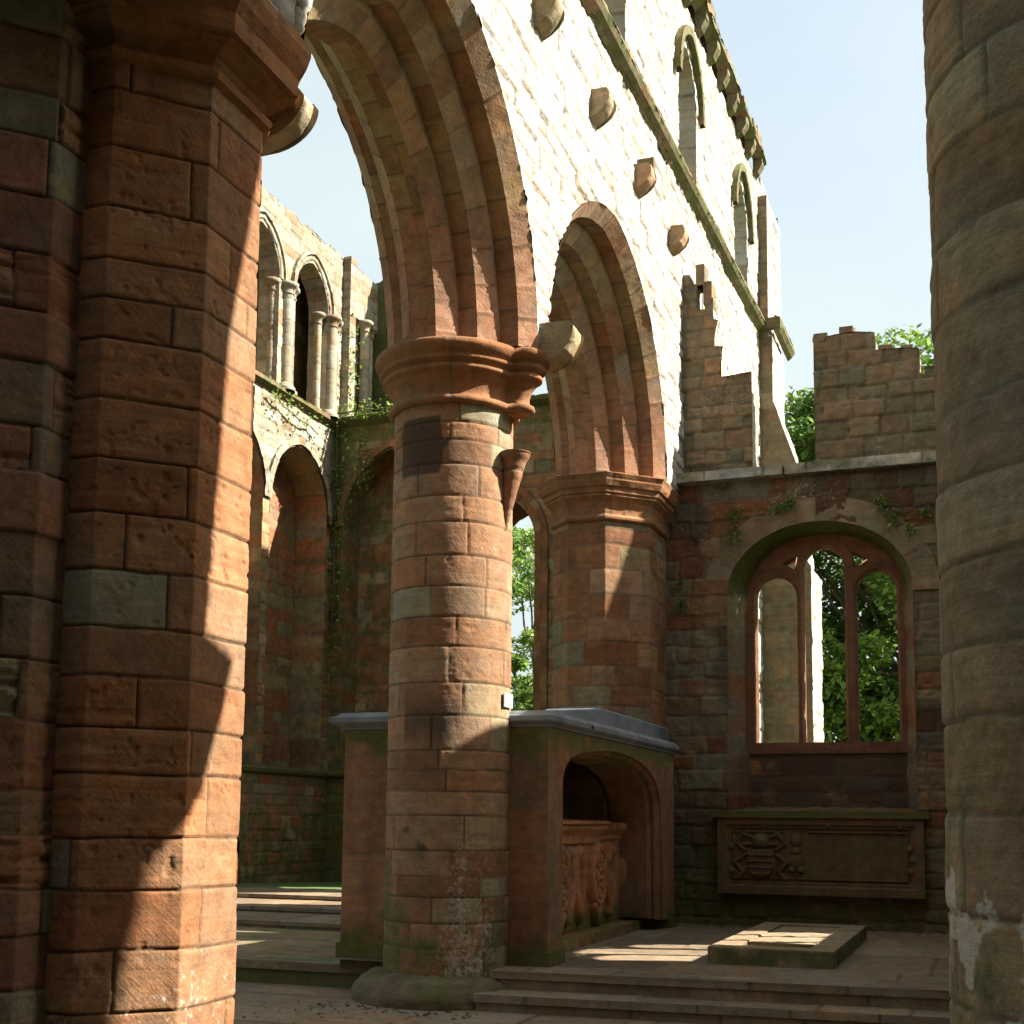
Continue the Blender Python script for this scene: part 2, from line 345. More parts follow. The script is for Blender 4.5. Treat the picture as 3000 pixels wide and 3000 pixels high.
def leaf_mat(name, col):
    m = bpy.data.materials.new(name); m.use_nodes = True; t = m.node_tree; L = t.links.new; b = t.nodes['Principled BSDF']; out = t.nodes['Material Output']
    a = N_(t, 'ShaderNodeAttribute', attribute_name='stonecol')
    mx = N_(t, 'ShaderNodeMix', data_type='RGBA', blend_type='MULTIPLY'); mx.inputs[0].default_value = 1; L(a.outputs['Color'], mx.inputs[6]); mx.inputs[7].default_value = (*col, 1)
    b.inputs['Roughness'].default_value = .45; b.inputs['Specular IOR Level'].default_value = .4; L(mx.outputs[2], b.inputs['Base Color'])
    tr = N_(t, 'ShaderNodeBsdfTranslucent'); L(mx.outputs[2], tr.inputs[0]); ms = N_(t, 'ShaderNodeMixShader'); ms.inputs[0].default_value = .35
    L(b.outputs[0], ms.inputs[1]); L(tr.outputs[0], ms.inputs[2]); L(ms.outputs[0], out.inputs[0]); return m
M_RED = stone('red_sandstone'); M_PIL = stone('red_pillar_sandstone', joint=(.055, .042, .026), tool=.5, bump=.5)
M_PALE = stone('pale_sandstone', joint=(.13, .095, .065), tool=.3, bump=.9, streak=.3, jointmix=.9, mottle=.45)
M_BRN = stone('weathered_or_shaded_sandstone', joint=(.15, .13, .09), tool=.2, bump=.7)
M_CHO = stone('mossy_sandstone', joint=(.13, .115, .075), moss=.12, tool=.2, bump=.6, streak=.9)
M_RUB = stone('rubble_sandstone', joint=(.20, .17, .115), moss=.05, tool=.1, bump=.9, streak=.8)
M_TOMB = stone('tomb_sandstone', joint=(.20, .16, .11), tool=.1, bump=.3, streak=1.2)
M_FLAG = stone('flagstones', joint=(.07, .055, .04), tool=.1, bump=.3, streak=0)
M_SLATE = plain('slate_slab', (.15, .165, .18), .75, .3, 3, .2)
M_SIGN = plain('white_plaque', (.78, .78, .76), .5, .03, 30, .02)
M_GRASS = plain('grass', (.065, .11, .025), .9, .5, 9, .8)
M_BARK = plain('bark', (.10, .075, .05), .9, .4, 6, .8)
M_LEAF = leaf_mat('leaf', (1, 1, 1))
# ------------------------------------------------------------------ object helpers
def empty(name, loc=(0, 0, 0)):
    o = bpy.data.objects.new(name, None); COL.objects.link(o); o.location = loc; o.empty_display_size = .2; return o
def tag(o, label, cat, group=None):
    o['label'] = label; o['category'] = cat
    if group: o['group'] = group
    return o
def struct(o): o['kind'] = 'structure'; return o
XW, XB, XC = -3.8, -5.24, -4.68
ZERO = dict(g=0, off=0, er=0)

# ================================================================== GROUND
mb = MB(); xs = np.concatenate([[-400, -120, -50], np.linspace(-30, 30, 31), [50, 120, 400]]); ys = np.concatenate([[-400, -100, -30], np.linspace(-10, 60, 36), [90, 160, 500]])
U, V = np.meshgrid(xs, ys, indexing='ij'); Z = -.06+.0*U
mb.grid(np.stack([U, V, Z], -1)); struct(mb.build('ground', M_GRASS))
FL = st(FLAG, ch=(.55, .85), bl=(.6, 1.2), wob=.006, g=.006, gw=.008, off=.003, rough=.002, er=0, moss_shadef=lambda P, U, V: .25*fbm(P[..., 0]*.7, P[..., 1]*.7, 9))
mb = MB(); sheet(mb, lin(-13, 1.2, .04), lin(-2, 11.4, .04), ZP(0), (0, 0, 1), FL, 31); struct(mb.build('floor', M_FLAG))
mb = MB(); sheet(mb, lin(-3.9, 1.2, .03), lin(10.7, 16.6, .03), ZP(.3), (0, 0, 1), dict(FL, ch=(.7, 1.0), bl=(.75, 1.3)), 57)
sheet(mb, lin(-5.9, -3.9, .06), lin(10.7, 16.4, .06), ZP(.296), (0, 0, 1), FL, 59); struct(mb.build('chapel_floor', M_FLAG))
def skew(P): P = P.copy(); P[..., 1] += .08*(P[..., 0]+4.1); return P
SS = st(FLAG, ch=None, bl=(.62, .85), wob=.004, g=.006, gw=.008, off=.004, rough=.003, er=.002)
SR = dict(SS, bl=(.55, .95))
def steps(name, items, x0, x1, warp):
    mb = MB()
    for k, (y, z0, z1, dp) in enumerate(items):
        sbox(mb, x0, x1, y, y+dp, z1-.065, z1, SS, 71+9*k, .025, 'yZxX', warp)
        sbox(mb, x0+.01, x1-.01, y+.03, y+dp, z0-.02, z1-.065, dict(SR, moss=.2), 73+9*k, .03, 'yxX', warp)
    return struct(mb.build(name, M_FLAG))
steps('chapel_steps', [(10.06, 0, .145, .42), (10.42, .145, .302, .50)], -4.12, 1.2, skew)
mb = MB()   # choir platform
sbox(mb, -13.1, -5.3, 10.9, 14.2, .14, .22, dict(FL, moss=.25), 91, .04, 'yZX'); sbox(mb, -13.1, -5.33, 10.94, 14.2, -.02, .14, dict(SR, moss=.7), 93, .04, 'yX')
struct(mb.build('choir_platform', M_FLAG))
mb = MB()
for k, (y, z0, z1, dp) in enumerate([(14.05, .22, .31, 1.35), (15.35, .31, .385, 1.45), (16.8, .385, .455, 1.5)]):
    sbox(mb, -13.1, -5.6, y, y+dp, z1-.05, z1, SS, 101+k*9, .05, 'yZX'); sbox(mb, -13.1, -5.62, y+.03, y+dp, z0-.02, z1-.05, SR, 103+k*9, .06, 'y')
struct(mb.build('choir_steps', M_FLAG))
mb = MB(); us = lin(-13.1, -5.6, .15); vs = lin(18.2, 23.8, .15); U, V = np.meshgrid(us, vs, indexing='ij')
mb.grid(np.stack([U, V, .44-.17*(V-18.2)/5.5+.03*fbm(U*2, V*2, 3)], -1)); struct(mb.build('choir_lawn', M_GRASS))

# ================================================================== ARCADE WALL
AR1 = (8.48, 2.16, 5.93, 5.93, 2.45); AR2 = (13.28, 2.35, 5.93, 5.93, 2.50)
LANC = [(13.05, .58, 11.9, 10.35, .75), (16.95, .57, 11.95, 10.5, .75), (21.12, .59, 12.0, 10.65, .75)]
def pl_wall(y, z, d): return np.stack([XW-d, y, z], -1)
arcade = tag(empty('arcade_wall', (XC, 15, 0)), 'tall pale ruined wall pierced by two red pointed arches, with a clerestory above', 'wall')
topz = lambda y: 13.2+.05*(y-14)
PW = st(PALE, ch=(.15, .28), bl=(.18, .6), wob=.035, g=.018, gw=.010, off=.016, rough=.012, er=.006, pit=.012)
PLAN = [(18.35, 1.1, 5.6, 2.5, 1.5), (21.4, .9, 5.6, 2.5, 1.4)]
def wsdf(u, v):
    r = np.minimum(arch_sdf(*AR1[:3], -9, AR1[4])(u, v), arch_sdf(*AR2[:3], -9, AR2[4])(u, v))
    for l in LANC: r = np.minimum(r, arch_sdf(*l)(u, v))
    for l in PLAN: r = np.minimum(r, arch_sdf(*l)(u, v))
    r = np.where(u < 6.35, np.minimum(r, v-6.25), r)
    return np.minimum(r, topz(u)-v)
mb = MB(); sheet(mb, lin(4.4, 25.4, .0235), lin(5.95, 14.4, .0235), XP(XW), (1, 0, 0), PW, 201, wsdf)
def wsdf2(u, v):
    r = topz(u)-v
    for l in PLAN: r = np.minimum(r, arch_sdf(*l)(u, v))
    for l in LANC: r = np.minimum(r, arch_sdf(*l)(u, v))
    return r
RW = dict(PW)
sheet(mb, lin(16.7, 25.4, .05), lin(-.1, 6.0, .05), XP(XW), (1, 0, 0), PW, 205, wsdf2)
for q, l in enumerate(PLAN): arch_strip(mb, l, 0, 0, 0, XW-XB, lambda y, z, d: np.stack([XW-d, y, z], -1), st(PALE, ch=None, bl=(.2, .3)), 206+q, n1=20, n2=20, res=.15)
# inner (choir) side, ends
bs = dict(PW, pal=CHOIR, moss=.2, g=.01)
def backs(u, v): return np.minimum(np.minimum(arch_sdf(AR1[0], AR1[1]-.21, AR1[2], -9, AR1[4]-.21)(u, v), arch_sdf(AR2[0], AR2[1]-.21, AR2[2], -9, AR2[4]-.21)(u, v)), wsdf2(u, v))
sheet(mb, lin(4.4, 15.63, .07), lin(5.95, 14.2, .07), XP(XB), (-1, 0, 0), bs, 207, backs)
sheet(mb, lin(15.63, 25.4, .08), lin(-.1, 14.4, .08), XP(XB), (-1, 0, 0), bs, 209, wsdf2)
sheet(mb, lin(XB, XW, .06), lin(-.1, 14.1, .06), YP(25.4), (0, 1, 0), PW, 211)
sheet(mb, lin(XB, XW, .06), lin(5.95, 13, .06), YP(4.4), (0, -1, 0), bs, 213)
mb.build('wall', M_PALE, arcade)
# wall core top so no light leaks through the head
mb = MB(); U, V = np.meshgrid(lin(XB, XW, .12), lin(4.4, 25.4, .12), indexing='ij'); P = np.stack([U, V, topz(V)], -1)
sheetP(mb, P, U, V, dict(PW, ch=(.3, .5), rough=.05), 219, N=np.zeros_like(P)+[0, 0, 1]); mb.build('wall_head', M_BRN, arcade)
# arch orders
AS = st(ARCH, alb=.92, ch=None, bl=(.26, .36), wob=.004, g=.007, gw=.006, off=.003, rough=.002, er=.001, pit=.002)
def orders(A, seed):
    lowred = lambda P: 1-sstep(6.6, 7.3, P[..., 2])
    mb = MB(); segs = []; d, o = 0., 0.
    for k in range(3):
        segs.append((o, d, o+.14, d+.14, k)); o += .14; d += .14
        nd = d+.18 if k < 2 else (XW-XC)
        segs.append((o, d, o, nd, k)); d = nd
        if k < 2: segs.append((o, d, o+.07, d, k)); o += .07
    back = [(.56, .88, .56, 1.04, 3), (.56, 1.04, .42, 1.18, 3), (.42, 1.18, .35, 1.18, 3), (.35, 1.18, .35, 1.30, 4), (.35, 1.30, .21, XW-XB, 4)]
    for (o1, d1, o2, d2, k) in segs+back:
        s = dict(AS)
        arch_strip(mb, A, o1, d1, o2, d2, pl_wall, s, seed+k*10, n1=3, n2=170, res=.025, sgn=1)
    for c, a in zip(mb.c, mb.v):
        low = (a[:, 1] < 6.9) & (a[:, 2] < 6.2); a[low, 0] = np.clip(a[low, 0], -5.2, -4.05)
        t = (1-sstep(6.7, 7.4, a[:, 2]))[:, None]; lum = c.mean(1, keepdims=True)/.19
        c[:] = c*(1-t)+t*np.array([.30, .162, .098])*(.5+.5*lum)
    mb.build('arch', M_RED, arcade)
orders(AR1, 301); orders(AR2, 401)
# lancet reveals and hoods
for k, l in enumerate(LANC):
    mb = MB(); arch_strip(mb, l, 0, 0, .06, .35, pl_wall, st(PALE, ch=None, bl=(.2, .3), g=.01), 501+k, n1=40, n2=24, res=.05)
    arch_strip(mb, l, .06, .35, .06, XW-XB, pl_wall, st(PALE, ch=None, bl=(.2, .3), g=.01), 511+k, n1=30, n2=24, res=.1)
    c, s, zs, zb, ri = l; sheet(mb, lin(c-s, c+s, .06), lin(0, XW-XB, .06), lambda u, v, zb=zb: np.stack([XW-v, u, zb+.0*u], -1), (0, 0, 1), st(PALE, ch=None), 521+k)
    fr = mb.build('lancet_window', M_PALE, arcade)
    mb = MB(); B = (c, s+.26, zs, zs-.02, ri+.28)
    for (o1, d1, o2, d2) in ((0, 0, 0, -.09), (0, -.09, .12, -.09), (.12, -.09, .12, 0)):
        arch_strip(mb, B, o1, d1, o2, d2, pl_wall, st(BROWN, ch=None, bl=(.3, .5), moss=.5), 531+k, n1=2, n2=30, res=.04)
    mb.build('hood_mould', M_BRN, fr)
# string course (rises slightly eastwards like the real one)
SC = st(BROWN, ch=None, bl=(.45, .8), wob=.01, g=.012, off=.008, rough=.010, moss=.45)
mb = MB(); profile_y(mb, [(XW, 10.16), (XW+.13, 10.08), (XW+.15, 10.0), (XW+.11, 9.94), (XW+.05, 9.90), (XW, 9.86)][::-1], 4.4, 22.9, dict(SC, bl=(.5, .8)), 541, .04, slope=.043)
z0 = 9.86+.043*18.5
profile_y(mb, [(XW+.30, z0+.30), (XW+.41, z0+.24), (XW+.42, z0+.14), (XW+.36, z0+.06), (XW+.28, z0)][::-1], 22.8, 24.6, SC, 543, .04, slope=.02)
sbox(mb, XW+.0, XW+.41, 22.78, 22.92, z0+.05, z0+.25, SC, 547, .03, 'yXZz')
mb.build('string_course', M_BRN, arcade)
# upper buttress at the far end
BT = dict(PW, ch=(.22, .32), bl=(.25, .5)); BB = st(BROWN, ch=(.24, .33), bl=(.3, .6), g=.012, wob=.015, off=.012, salt=.25)  # pale sunlit side, brown shaded face: light and shade put in the colour
buttress = empty('buttress'); buttress.parent = arcade
mb = MB()
sbox(mb, XW-.1, XW+.17, 22.9, 24.5, 10.6, 13.35, BT, 551, .03, 'XYZ')
pts = [(XW+.24, 10.6), (XW+.24, 9.35), (XW+.66, 8.1), (XW+.74, 6.4), (XW+.88, 6.2), (XW+.88, -.1)]
for k in range(len(pts)-1):
    (xa, za), (xb, zb) = pts[k], pts[k+1]; U, V = np.meshgrid(lin(22.9, 24.4, .04), np.linspace(0, 1, max(3, int(abs(za-zb)/.05))), indexing='ij')
    P = np.stack([xa+(xb-xa)*V, U, za+(zb-za)*V], -1); sheetP(mb, P, U, P[..., 2], BT, 555+k, N=np.zeros_like(P)+[1, 0, 0])
mb.build('buttress_side', M_PALE, buttress)
mb = MB(); sheet(mb, lin(XW-.1, XW+.17, .02), lin(10.6, 13.35, .02), YP(22.9), (0, -1, 0), dict(BB, bl=(.6, .9)), 561, fade=.01)
def bprof(z): return np.interp(-z, [-10.6, -9.35, -8.1, -6.4, -6.2, .1], [XW+.24, XW+.24, XW+.66, XW+.74, XW+.88, XW+.88])
V = lin(-.1, 10.6, .03); T = np.linspace(0, 1, 30); TT, VV = np.meshgrid(T, V, indexing='ij'); xx = XW-.05+(bprof(VV)-XW+.05)*TT
P = np.stack([xx, np.full(xx.shape, 22.9), VV], -1); sheetP(mb, P, xx, VV, BB, 563, N=np.zeros_like(P)+[0, -1, 0]); mb.build('buttress_face', M_BRN, buttress)
# corbel table and ragged head
rng = random.Random(5)
mb = MB(); profile_y(mb, [(XW, 13.30), (XW+.16, 13.26), (XW+.18, 13.12), (XW, 13.02)][::-1], 4.4, 22.9, dict(SC, rough=.03, off=.02), 571, .05, slope=.045)
y = 4.4
while y < 22.6:
    L = rng.uniform(.22, .5); h = rng.uniform(.12, .34)
    z = 13.28+.045*(y-4.4)
    if rng.random() < .85: sbox(mb, XW-.5, XW+rng.uniform(.0, .14), y, y+L-.03, z-.02, z+h, dict(PW, pal=BROWN, moss=.35, rough=.02), rng.randint(0, 9999), .05, 'xXyYZ')
    y += L
y = 22.95
while y < 25.3:
    L = rng.uniform(.25, .5); z = topz(y); sbox(mb, XW-.5, XW-.01, y, y+L-.02, z-.02, z+rng.uniform(.1, .3), dict(PW, rough=.02), rng.randint(0, 9999), .05, 'xXyYZ'); y += L
mb.build('parapet', M_BRN, arcade)
y = 5.2
while y < 22.5:
    z = 12.98+.045*(y-4.4); mb = MB(); profile_y(mb, [(XW, z+.02), (XW+.17, z+.04), (XW+.17, z-.06), (XW+.09, z-.2), (XW, z-.26)][::-1], y, y+.2, dict(SC, moss=.35, rough=.02), int(y*100), .03); mb.build('corbel', M_BRN, arcade); y += .82
# big corbels for the lost aisle roof
for k, (y, zt) in enumerate(((10.46, 9.33), (12.24, 9.39), (14.02, 9.46), (15.80, 9.50))):
    mb = MB()
    sec = [(XW-.05, zt), (XW+.19, zt-.01), (XW+.215, zt-.08), (XW+.21, zt-.14), (XW+.16, zt-.22), (XW+.08, zt-.28), (XW-.05, zt-.34)]
    profile_y(mb, sec[::-1], y, y+.27, st(BROWN, ch=None, bl=None, rough=.014, moss=.25, salt=.35, alb=1.25), 601+k, .02, smooth=True)
    if k == 2: sbox(mb, XW-.02, XW+.20, y+.17, y+.27, zt-.03, zt+.14, st(BROWN, ch=None, bl=None, rough=.02, moss=.3), 611, .03)
    mb.build('corbel', M_BRN, arcade)
# broken vault springers above the capitals
for k, (y, y1, x1, zt, h, x0) in enumerate(((10.68, 11.0, -3.45, 6.19, .36, -4.05), (6.40, 6.58, -3.80, 6.07, .29, -4.3))):
    mb = MB()
    sec = [(x0, zt)]+[(x1-.02-.32*(1-math.cos(a)), zt-.06-(h-.06)*math.sin(a)) for a in np.linspace(0, 1.45, 14)]+[(x0, zt-h)]
    sec.insert(1, (x1-.06, zt-.005))
    profile_y(mb, sec[::-1], y, y1, st([(1, (.33, .275, .185)), (1, (.31, .25, .16))], ch=None, bl=None, rough=.010, moss=.15, salt=.25, alb=.9), 621+k, .015, smooth=True)
    mb.build('springer', M_BRN, arcade)

# ================================================================== CENTRAL ROUND COLUMN
CX, CY = -4.68, 10.76
column = tag(empty('round_column', (CX, CY, 0)), 'massive round red sandstone column with moulded capital between the two arches', 'column')
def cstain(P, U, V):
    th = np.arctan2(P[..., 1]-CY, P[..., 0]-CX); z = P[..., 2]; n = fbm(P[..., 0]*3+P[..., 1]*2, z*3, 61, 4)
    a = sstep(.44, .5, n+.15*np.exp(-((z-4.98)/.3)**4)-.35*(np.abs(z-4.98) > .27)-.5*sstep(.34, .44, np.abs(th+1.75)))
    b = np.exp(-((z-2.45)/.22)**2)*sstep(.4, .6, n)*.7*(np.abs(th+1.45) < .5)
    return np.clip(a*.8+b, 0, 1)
def csalt(P, U, V):
    th = np.arctan2(P[..., 1]-CY, P[..., 0]-CX); z = P[..., 2]; return (.55*sstep(2.3, 1.2, z)*np.exp(-((th+.8)/.7)**2)+.35*sstep(1.9, .6, z)*fbm(th*6, z*3, 19, 3))
CST = st(COLP, ch=(.17, .33), bl=(.45, .95), wob=.007, g=.009, gw=.006, off=.002, rough=.0025, er=.002, pit=.004, darkf=cstain, saltf=csalt, moss_shadef=lambda P, U, V: .40*sstep(2.2, .4, P[..., 2])+.15*sstep(-4.4, -5.2, P[..., 0]))
mb = MB(); cylinder(mb, CX, CY, lambda z: .565+.006*(4-z)/4, .18, 5.42, CST, 703, .014); mb.build('shaft', M_PIL, column)
def colring(off, dx=1.0):
    th = np.linspace(-math.pi, math.pi, 161)[:-1]; r = np.full(th.shape, .565+off)
    if off > -.05:
        D = .64+.35*off; lr = .10+.85*max(off, 0)  # wall-shaft capital on the aisle side
        b = D*np.cos(th); disc = lr*lr-(D*np.sin(th))**2; r2 = np.where((disc > 0) & (b > 0), b+np.sqrt(np.maximum(disc, 0)), 0); r = np.maximum(r, r2)
    return np.stack([CX+r*np.cos(th), CY+r*np.sin(th)], -1)
CAPS = st([(1, (.32, .162, .082)), (1, (.30, .145, .072))], ch=None, bl=(.7, 1.3), wob=.005, g=.006, gw=.007, off=.002, rough=.004, er=.002)
mb = MB(); ring_loft(mb, colring, [(-.1, 5.36), (.02, 5.36), (.05, 5.375), (.06, 5.40), (.05, 5.43), (.015, 5.445), (.012, 5.50), (.03, 5.57), (.075, 5.645), (.115, 5.67), (.118, 5.70), (.10, 5.705), (.10, 5.735), (.135, 5.745), (.15, 5.77), (.135, 5.79), (.145, 5.80), (.175, 5.83), (.195, 5.87), (.19, 5.91), (.165, 5.93), (-.5, 5.935)], CAPS, 711, .02)
mb.build('capital', M_RED, column)
# tapering stop of the lost wall shaft
mb = MB(); th = np.linspace(0, 2*math.pi, 33); zz = np.linspace(0, 1, 40); T, Q = np.meshgrid(th, zz, indexing='ij')
rr = .115*Q**.9+.012+.02*sstep(.86, .95, Q); cxx = CX+.545+.10*Q; P = np.stack([cxx+rr*np.cos(T), CY-.06+rr*np.sin(T), 4.24+.74*Q], -1)
sheetP(mb, P, T*.1, Q, st([(1, (.31, .165, .10))], ch=(.3, .5), bl=None, rough=.003), 721)
R = np.linspace(0, 1, 4); P = np.stack([CX+.645+.147*R[None]*np.cos(th[:, None]), CY-.06+.147*R[None]*np.sin(th[:, None]), np.full((33, 4), 4.97)], -1); mb.grid(P, np.zeros((33, 4, 3))+[.35, .2, .12])
mb.build('shaft_stop', M_RED, column)
BS = st([(1, (.17, .135, .09)), (1, (.20, .165, .11))], ch=None, bl=(.6, 1.0), rough=.02, moss=.30, salt=.3, g=.015)
mb = MB(); ring_loft(mb, lambda off: np.stack([CX+(.565+off)*np.cos(np.linspace(0, 2*math.pi, 121)[:-1]), CY+(.565+off)*np.sin(np.linspace(0, 2*math.pi, 121)[:-1])], -1), [(.27, -.03), (.28, .08), (.25, .14), (.22, .165), (.19, .20), (.13, .235), (.06, .245), (-.05, .25)], BS, 731, .02)
mb.build('base', M_CHO, column)

# ================================================================== OCTAGONAL PILLAR (left)
def octa(cx, cy, ap):
    r = ap/math.cos(math.pi/8); return [(cx+r*math.cos(math.pi/8+k*math.pi/4), cy+r*math.sin(math.pi/8+k*math.pi/4)) for k in range(8)]
OX, OY, OA = -4.64, 5.97, .64
pillar = tag(empty('octagonal_pillar', (OX, OY, 0)), 'broad eight-sided red sandstone pillar in the left foreground, half sunlit', 'pillar')
OST = st(REDP+[(.6, (.31, .29, .20))], ch=(.21, .36), bl=(.8, 1.7), wob=.012, g=.015, gw=.006, off=.004, rough=.0025, er=.003, pit=.007, saltf=lambda P, U, V: .5*sstep(1.6, .6, P[..., 2]), moss_shadef=lambda P, U, V: .3*sstep(.6, 0, P[..., 2]))
mb = MB(); prism(mb, octa(OX, OY, OA), -.02, 5.75, OST, 805, .0095); mb.build('shaft', M_PIL, pillar)
def octring(cx, cy, ap, k=14):
    def f(off):
        p = octa(cx, cy, ap+off); out = []
        for i in range(8):
            a = np.array(p[i]); b = np.array(p[(i+1) % 8]); out += [a+(b-a)*j/k for j in range(k)]
        return np.array(out)
    return f
OCAP = [(-.05, 5.72), (.03, 5.72), (.075, 5.735), (.085, 5.765), (.07, 5.79), (.035, 5.80), (.03, 5.83), (.055, 5.875), (.12, 5.91), (.17, 5.925), (.175, 5.94), (.215, 5.945), (.22, 6.06), (.225, 6.065), (.26, 6.12), (.285, 6.20), (.285, 6.26), (-.5, 6.265)]
mb = MB(); ring_loft(mb, octring(OX, OY, OA-.03), OCAP, dict(CAPS, rough=.005, pit=.01), 811, .025); mb.build('capital', M_RED, pillar, smooth=False)
# wall continuing above it belongs to the arcade wall; the crossing pier stands to its left
cross = tag(empty('crossing_pier', (-5.4, 5, 0)), 'clustered brown and red crossing pier cut off by the left picture edge', 'pier')
mb = MB(); prism(mb, [(-4.54, 5.55), (-6.6, 5.55), (-6.6, 4.2), (-5.44, 4.2), (-4.54, 5.10)], -.02, 13, dict(OST, pal=[(4, (.265, .14, .085)), (3, (.25, .16, .098)), (2, (.235, .215, .145)), (2, (.23, .115, .07))], ch=(.22, .36), bl=(.6, 1.1), off=.012, er=.02), 821, .012)
mb.build('masonry', M_PIL, cross)
# ================================================================== RESPOND of the second arch
RY = 15.57
respond = tag(empty('half_octagon_pier', (XC, RY, 0)), 'red angular half pier carrying the far end of the second arch', 'pier')
RPOLY = [(-3.98, 16.4), (-5.22, 16.4), (-5.22, 15.285), (-4.922, 14.985), (-4.438, 14.985), (-3.98, 15.443)]
def offpoly(poly, k=18):
    poly = np.array(poly, float); n = len(poly)
    def f(off):
        e = [(poly[(i+1) % n]-poly[i]) for i in range(n)]; e = [q/np.linalg.norm(q) for q in e]; nn = [np.array([q[1], -q[0]]) for q in e]; V = []
        for i in range(n): m = nn[i]+nn[i-1]; m = m/np.linalg.norm(m); V.append(poly[i]+m*off/max(.5, m@nn[i]))
        V = np.array(V); return np.concatenate([V[i]+(V[(i+1) % n]-V[i])*np.linspace(0, 1, k, endpoint=False)[:, None] for i in range(n)])
    return f
mb = MB(); prism(mb, RPOLY, .25, 5.45, st(RED, ch=(.2, .33), bl=(.3, .75), wob=.01, g=.009, gw=.008, off=.004, rough=.004, er=.006, pit=.004), 831, .02); mb.build('shaft', M_RED, respond)
mb = MB(); ring_loft(mb, offpoly(RPOLY), [(-.05, 5.36), (.02, 5.36), (.045, 5.38), (.05, 5.405), (.03, 5.43), (.01, 5.45), (.015, 5.52), (.04, 5.60), (.09, 5.655), (.10, 5.66), (.10, 5.69), (.12, 5.70), (.125, 5.76), (.155, 5.775), (.185, 5.84), (.185, 5.86), (.215, 5.92), (.21, 5.93), (-.5, 5.935)], dict(CAPS, rough=.006, pit=.008), 835, .03); mb.build('capital', M_RED, respond, smooth=False)

# ================================================================== RIGHT FOREGROUND COLUMN
fcol = tag(empty('foreground_column', (.405, 4.5, 0)), 'shaded round grey-brown column filling the right picture edge', 'column')
FST = st([(3, (.32, .245, .155)), (3, (.295, .215, .13)), (2, (.32, .22, .133)), (1, (.35, .285, .19))], ch=(.22, .33), bl=(.5, 1.0), wob=.016, g=.010, gw=.007, off=.004, rough=.006, er=.004, pit=.004, alb=.86,
         moss_shadef=lambda P, U, V: .12*fbm(P[..., 0]*2, P[..., 2]*1.5, 5)+.2*sstep(2.2, 1.5, P[..., 2]))
def fsalt(P, U, V):
    return 1.0*sstep(.54, .60, fbm(U*4.2, P[..., 2]*3.6, 79, 5)+.12*np.exp(-((P[..., 2]-1.18)/.22)**2)-.3*sstep(.2, .5, np.abs(P[..., 2]-1.15)))
mb = MB(); cylinder(mb, .405, 4.5, lambda z: .55, -.02, 11, dict(FST, saltf=fsalt), 841, .013); mb.build('shaft', M_BRN, fcol)

# ================================================================== CHAPEL EAST WALL
chapel = tag(empty('chapel_wall', (-1.5, 16.6, .3)), 'mottled stone end wall with round-arched three-light window recess, between second arch and right column', 'wall')
REC = (-2.0, 1.16, 4.55, 1.75, .93); CWY = 16.3
CW = st(MIX, ch=(.17, .30), bl=(.22, .6), wob=.035, g=.020, gw=.012, off=.018, rough=.017, er=.010, pit=.012, saltf=lambda P, U, V: .45*fbm(P[..., 0]*1.3, P[..., 2]*1.3, 12)+.22*sstep(4, 5.5, P[..., 2]), darkf=lambda P, U, V: .6*sstep(.46, .62, fbm(P[..., 0]*1.1, P[..., 2]*1.4, 33, 4)), moss_shadef=lambda P, U, V: .8*sstep(1.9, .3, P[..., 2])*fbm(P[..., 0], P[..., 2], 8)+.15)  # dark noise patches over the whole wall
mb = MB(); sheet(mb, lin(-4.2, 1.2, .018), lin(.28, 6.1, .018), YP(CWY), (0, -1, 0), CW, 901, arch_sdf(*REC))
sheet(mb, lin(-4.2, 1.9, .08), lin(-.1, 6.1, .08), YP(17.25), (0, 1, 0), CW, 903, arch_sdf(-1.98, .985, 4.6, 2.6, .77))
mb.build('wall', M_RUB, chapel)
def pl_c(y, z, d): return np.stack([y, CWY+d, z], -1)
mb = MB(); a = arch_path(*REC, 0, 60, 60); b = arch_path(-1.975, .985, 4.6, 1.75, .77, 0, 60, 60)
t = np.linspace(0, 1, 14); G = a[:, None]+(b-a)[:, None]*t[None, :, None]; L = np.concatenate([[0], np.cumsum(np.linalg.norm(np.diff(a, axis=0), axis=1))])
P = np.stack([G[..., 0], CWY+.5*t[None]+0*G[..., 0], G[..., 1]], -1)
sheetP(mb, P, L[:, None]+0*t[None], .5*t[None]+0*L[:, None], st(MIX, ch=None, bl=(.2, .32), g=.008, moss_shadef=lambda P, U, V: .75*sstep(4.3, 4.9, P[..., 2])), 905, N=-normals(P))
sheet(mb, lin(-3.0, -.95, .025), lin(1.75, 2.64, .025), YP(CWY+.5), (0, -1, 0), st(RED, ch=(.2, .3), g=.012, rough=.014, darkf=lambda P, U, V: .75*sstep(.36, .52, fbm(P[..., 0]*2.2, P[..., 2]*2.6, 31, 4)+.12*(P[..., 2] < 2.5)), saltf=lambda P, U, V: .3*sstep(.35, .1, np.abs(P[..., 2]-2.0))), 907)  # recess back mostly darkened below the sill, in noisy patches
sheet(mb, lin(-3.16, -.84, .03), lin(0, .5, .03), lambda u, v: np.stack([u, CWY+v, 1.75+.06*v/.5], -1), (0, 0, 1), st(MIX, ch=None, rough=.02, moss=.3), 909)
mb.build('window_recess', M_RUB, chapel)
# voussoirs of the recess arch
mb = MB(); arch_strip(mb, (REC[0], REC[1]+.32, REC[2], REC[2]-.05, REC[4]+.30), 0, -.012, .318, -.012, pl_c, st([(1, (.30, .235, .155)), (1, (.30, .20, .125)), (1, (.27, .21, .145))], ch=None, bl=(.28, .42), g=.014, gw=.009, off=.006, rough=.008, salt=.3), 911, n1=2, n2=60, res=.03, sgn=-1)
mb.build('recess_arch', M_RUB, chapel)
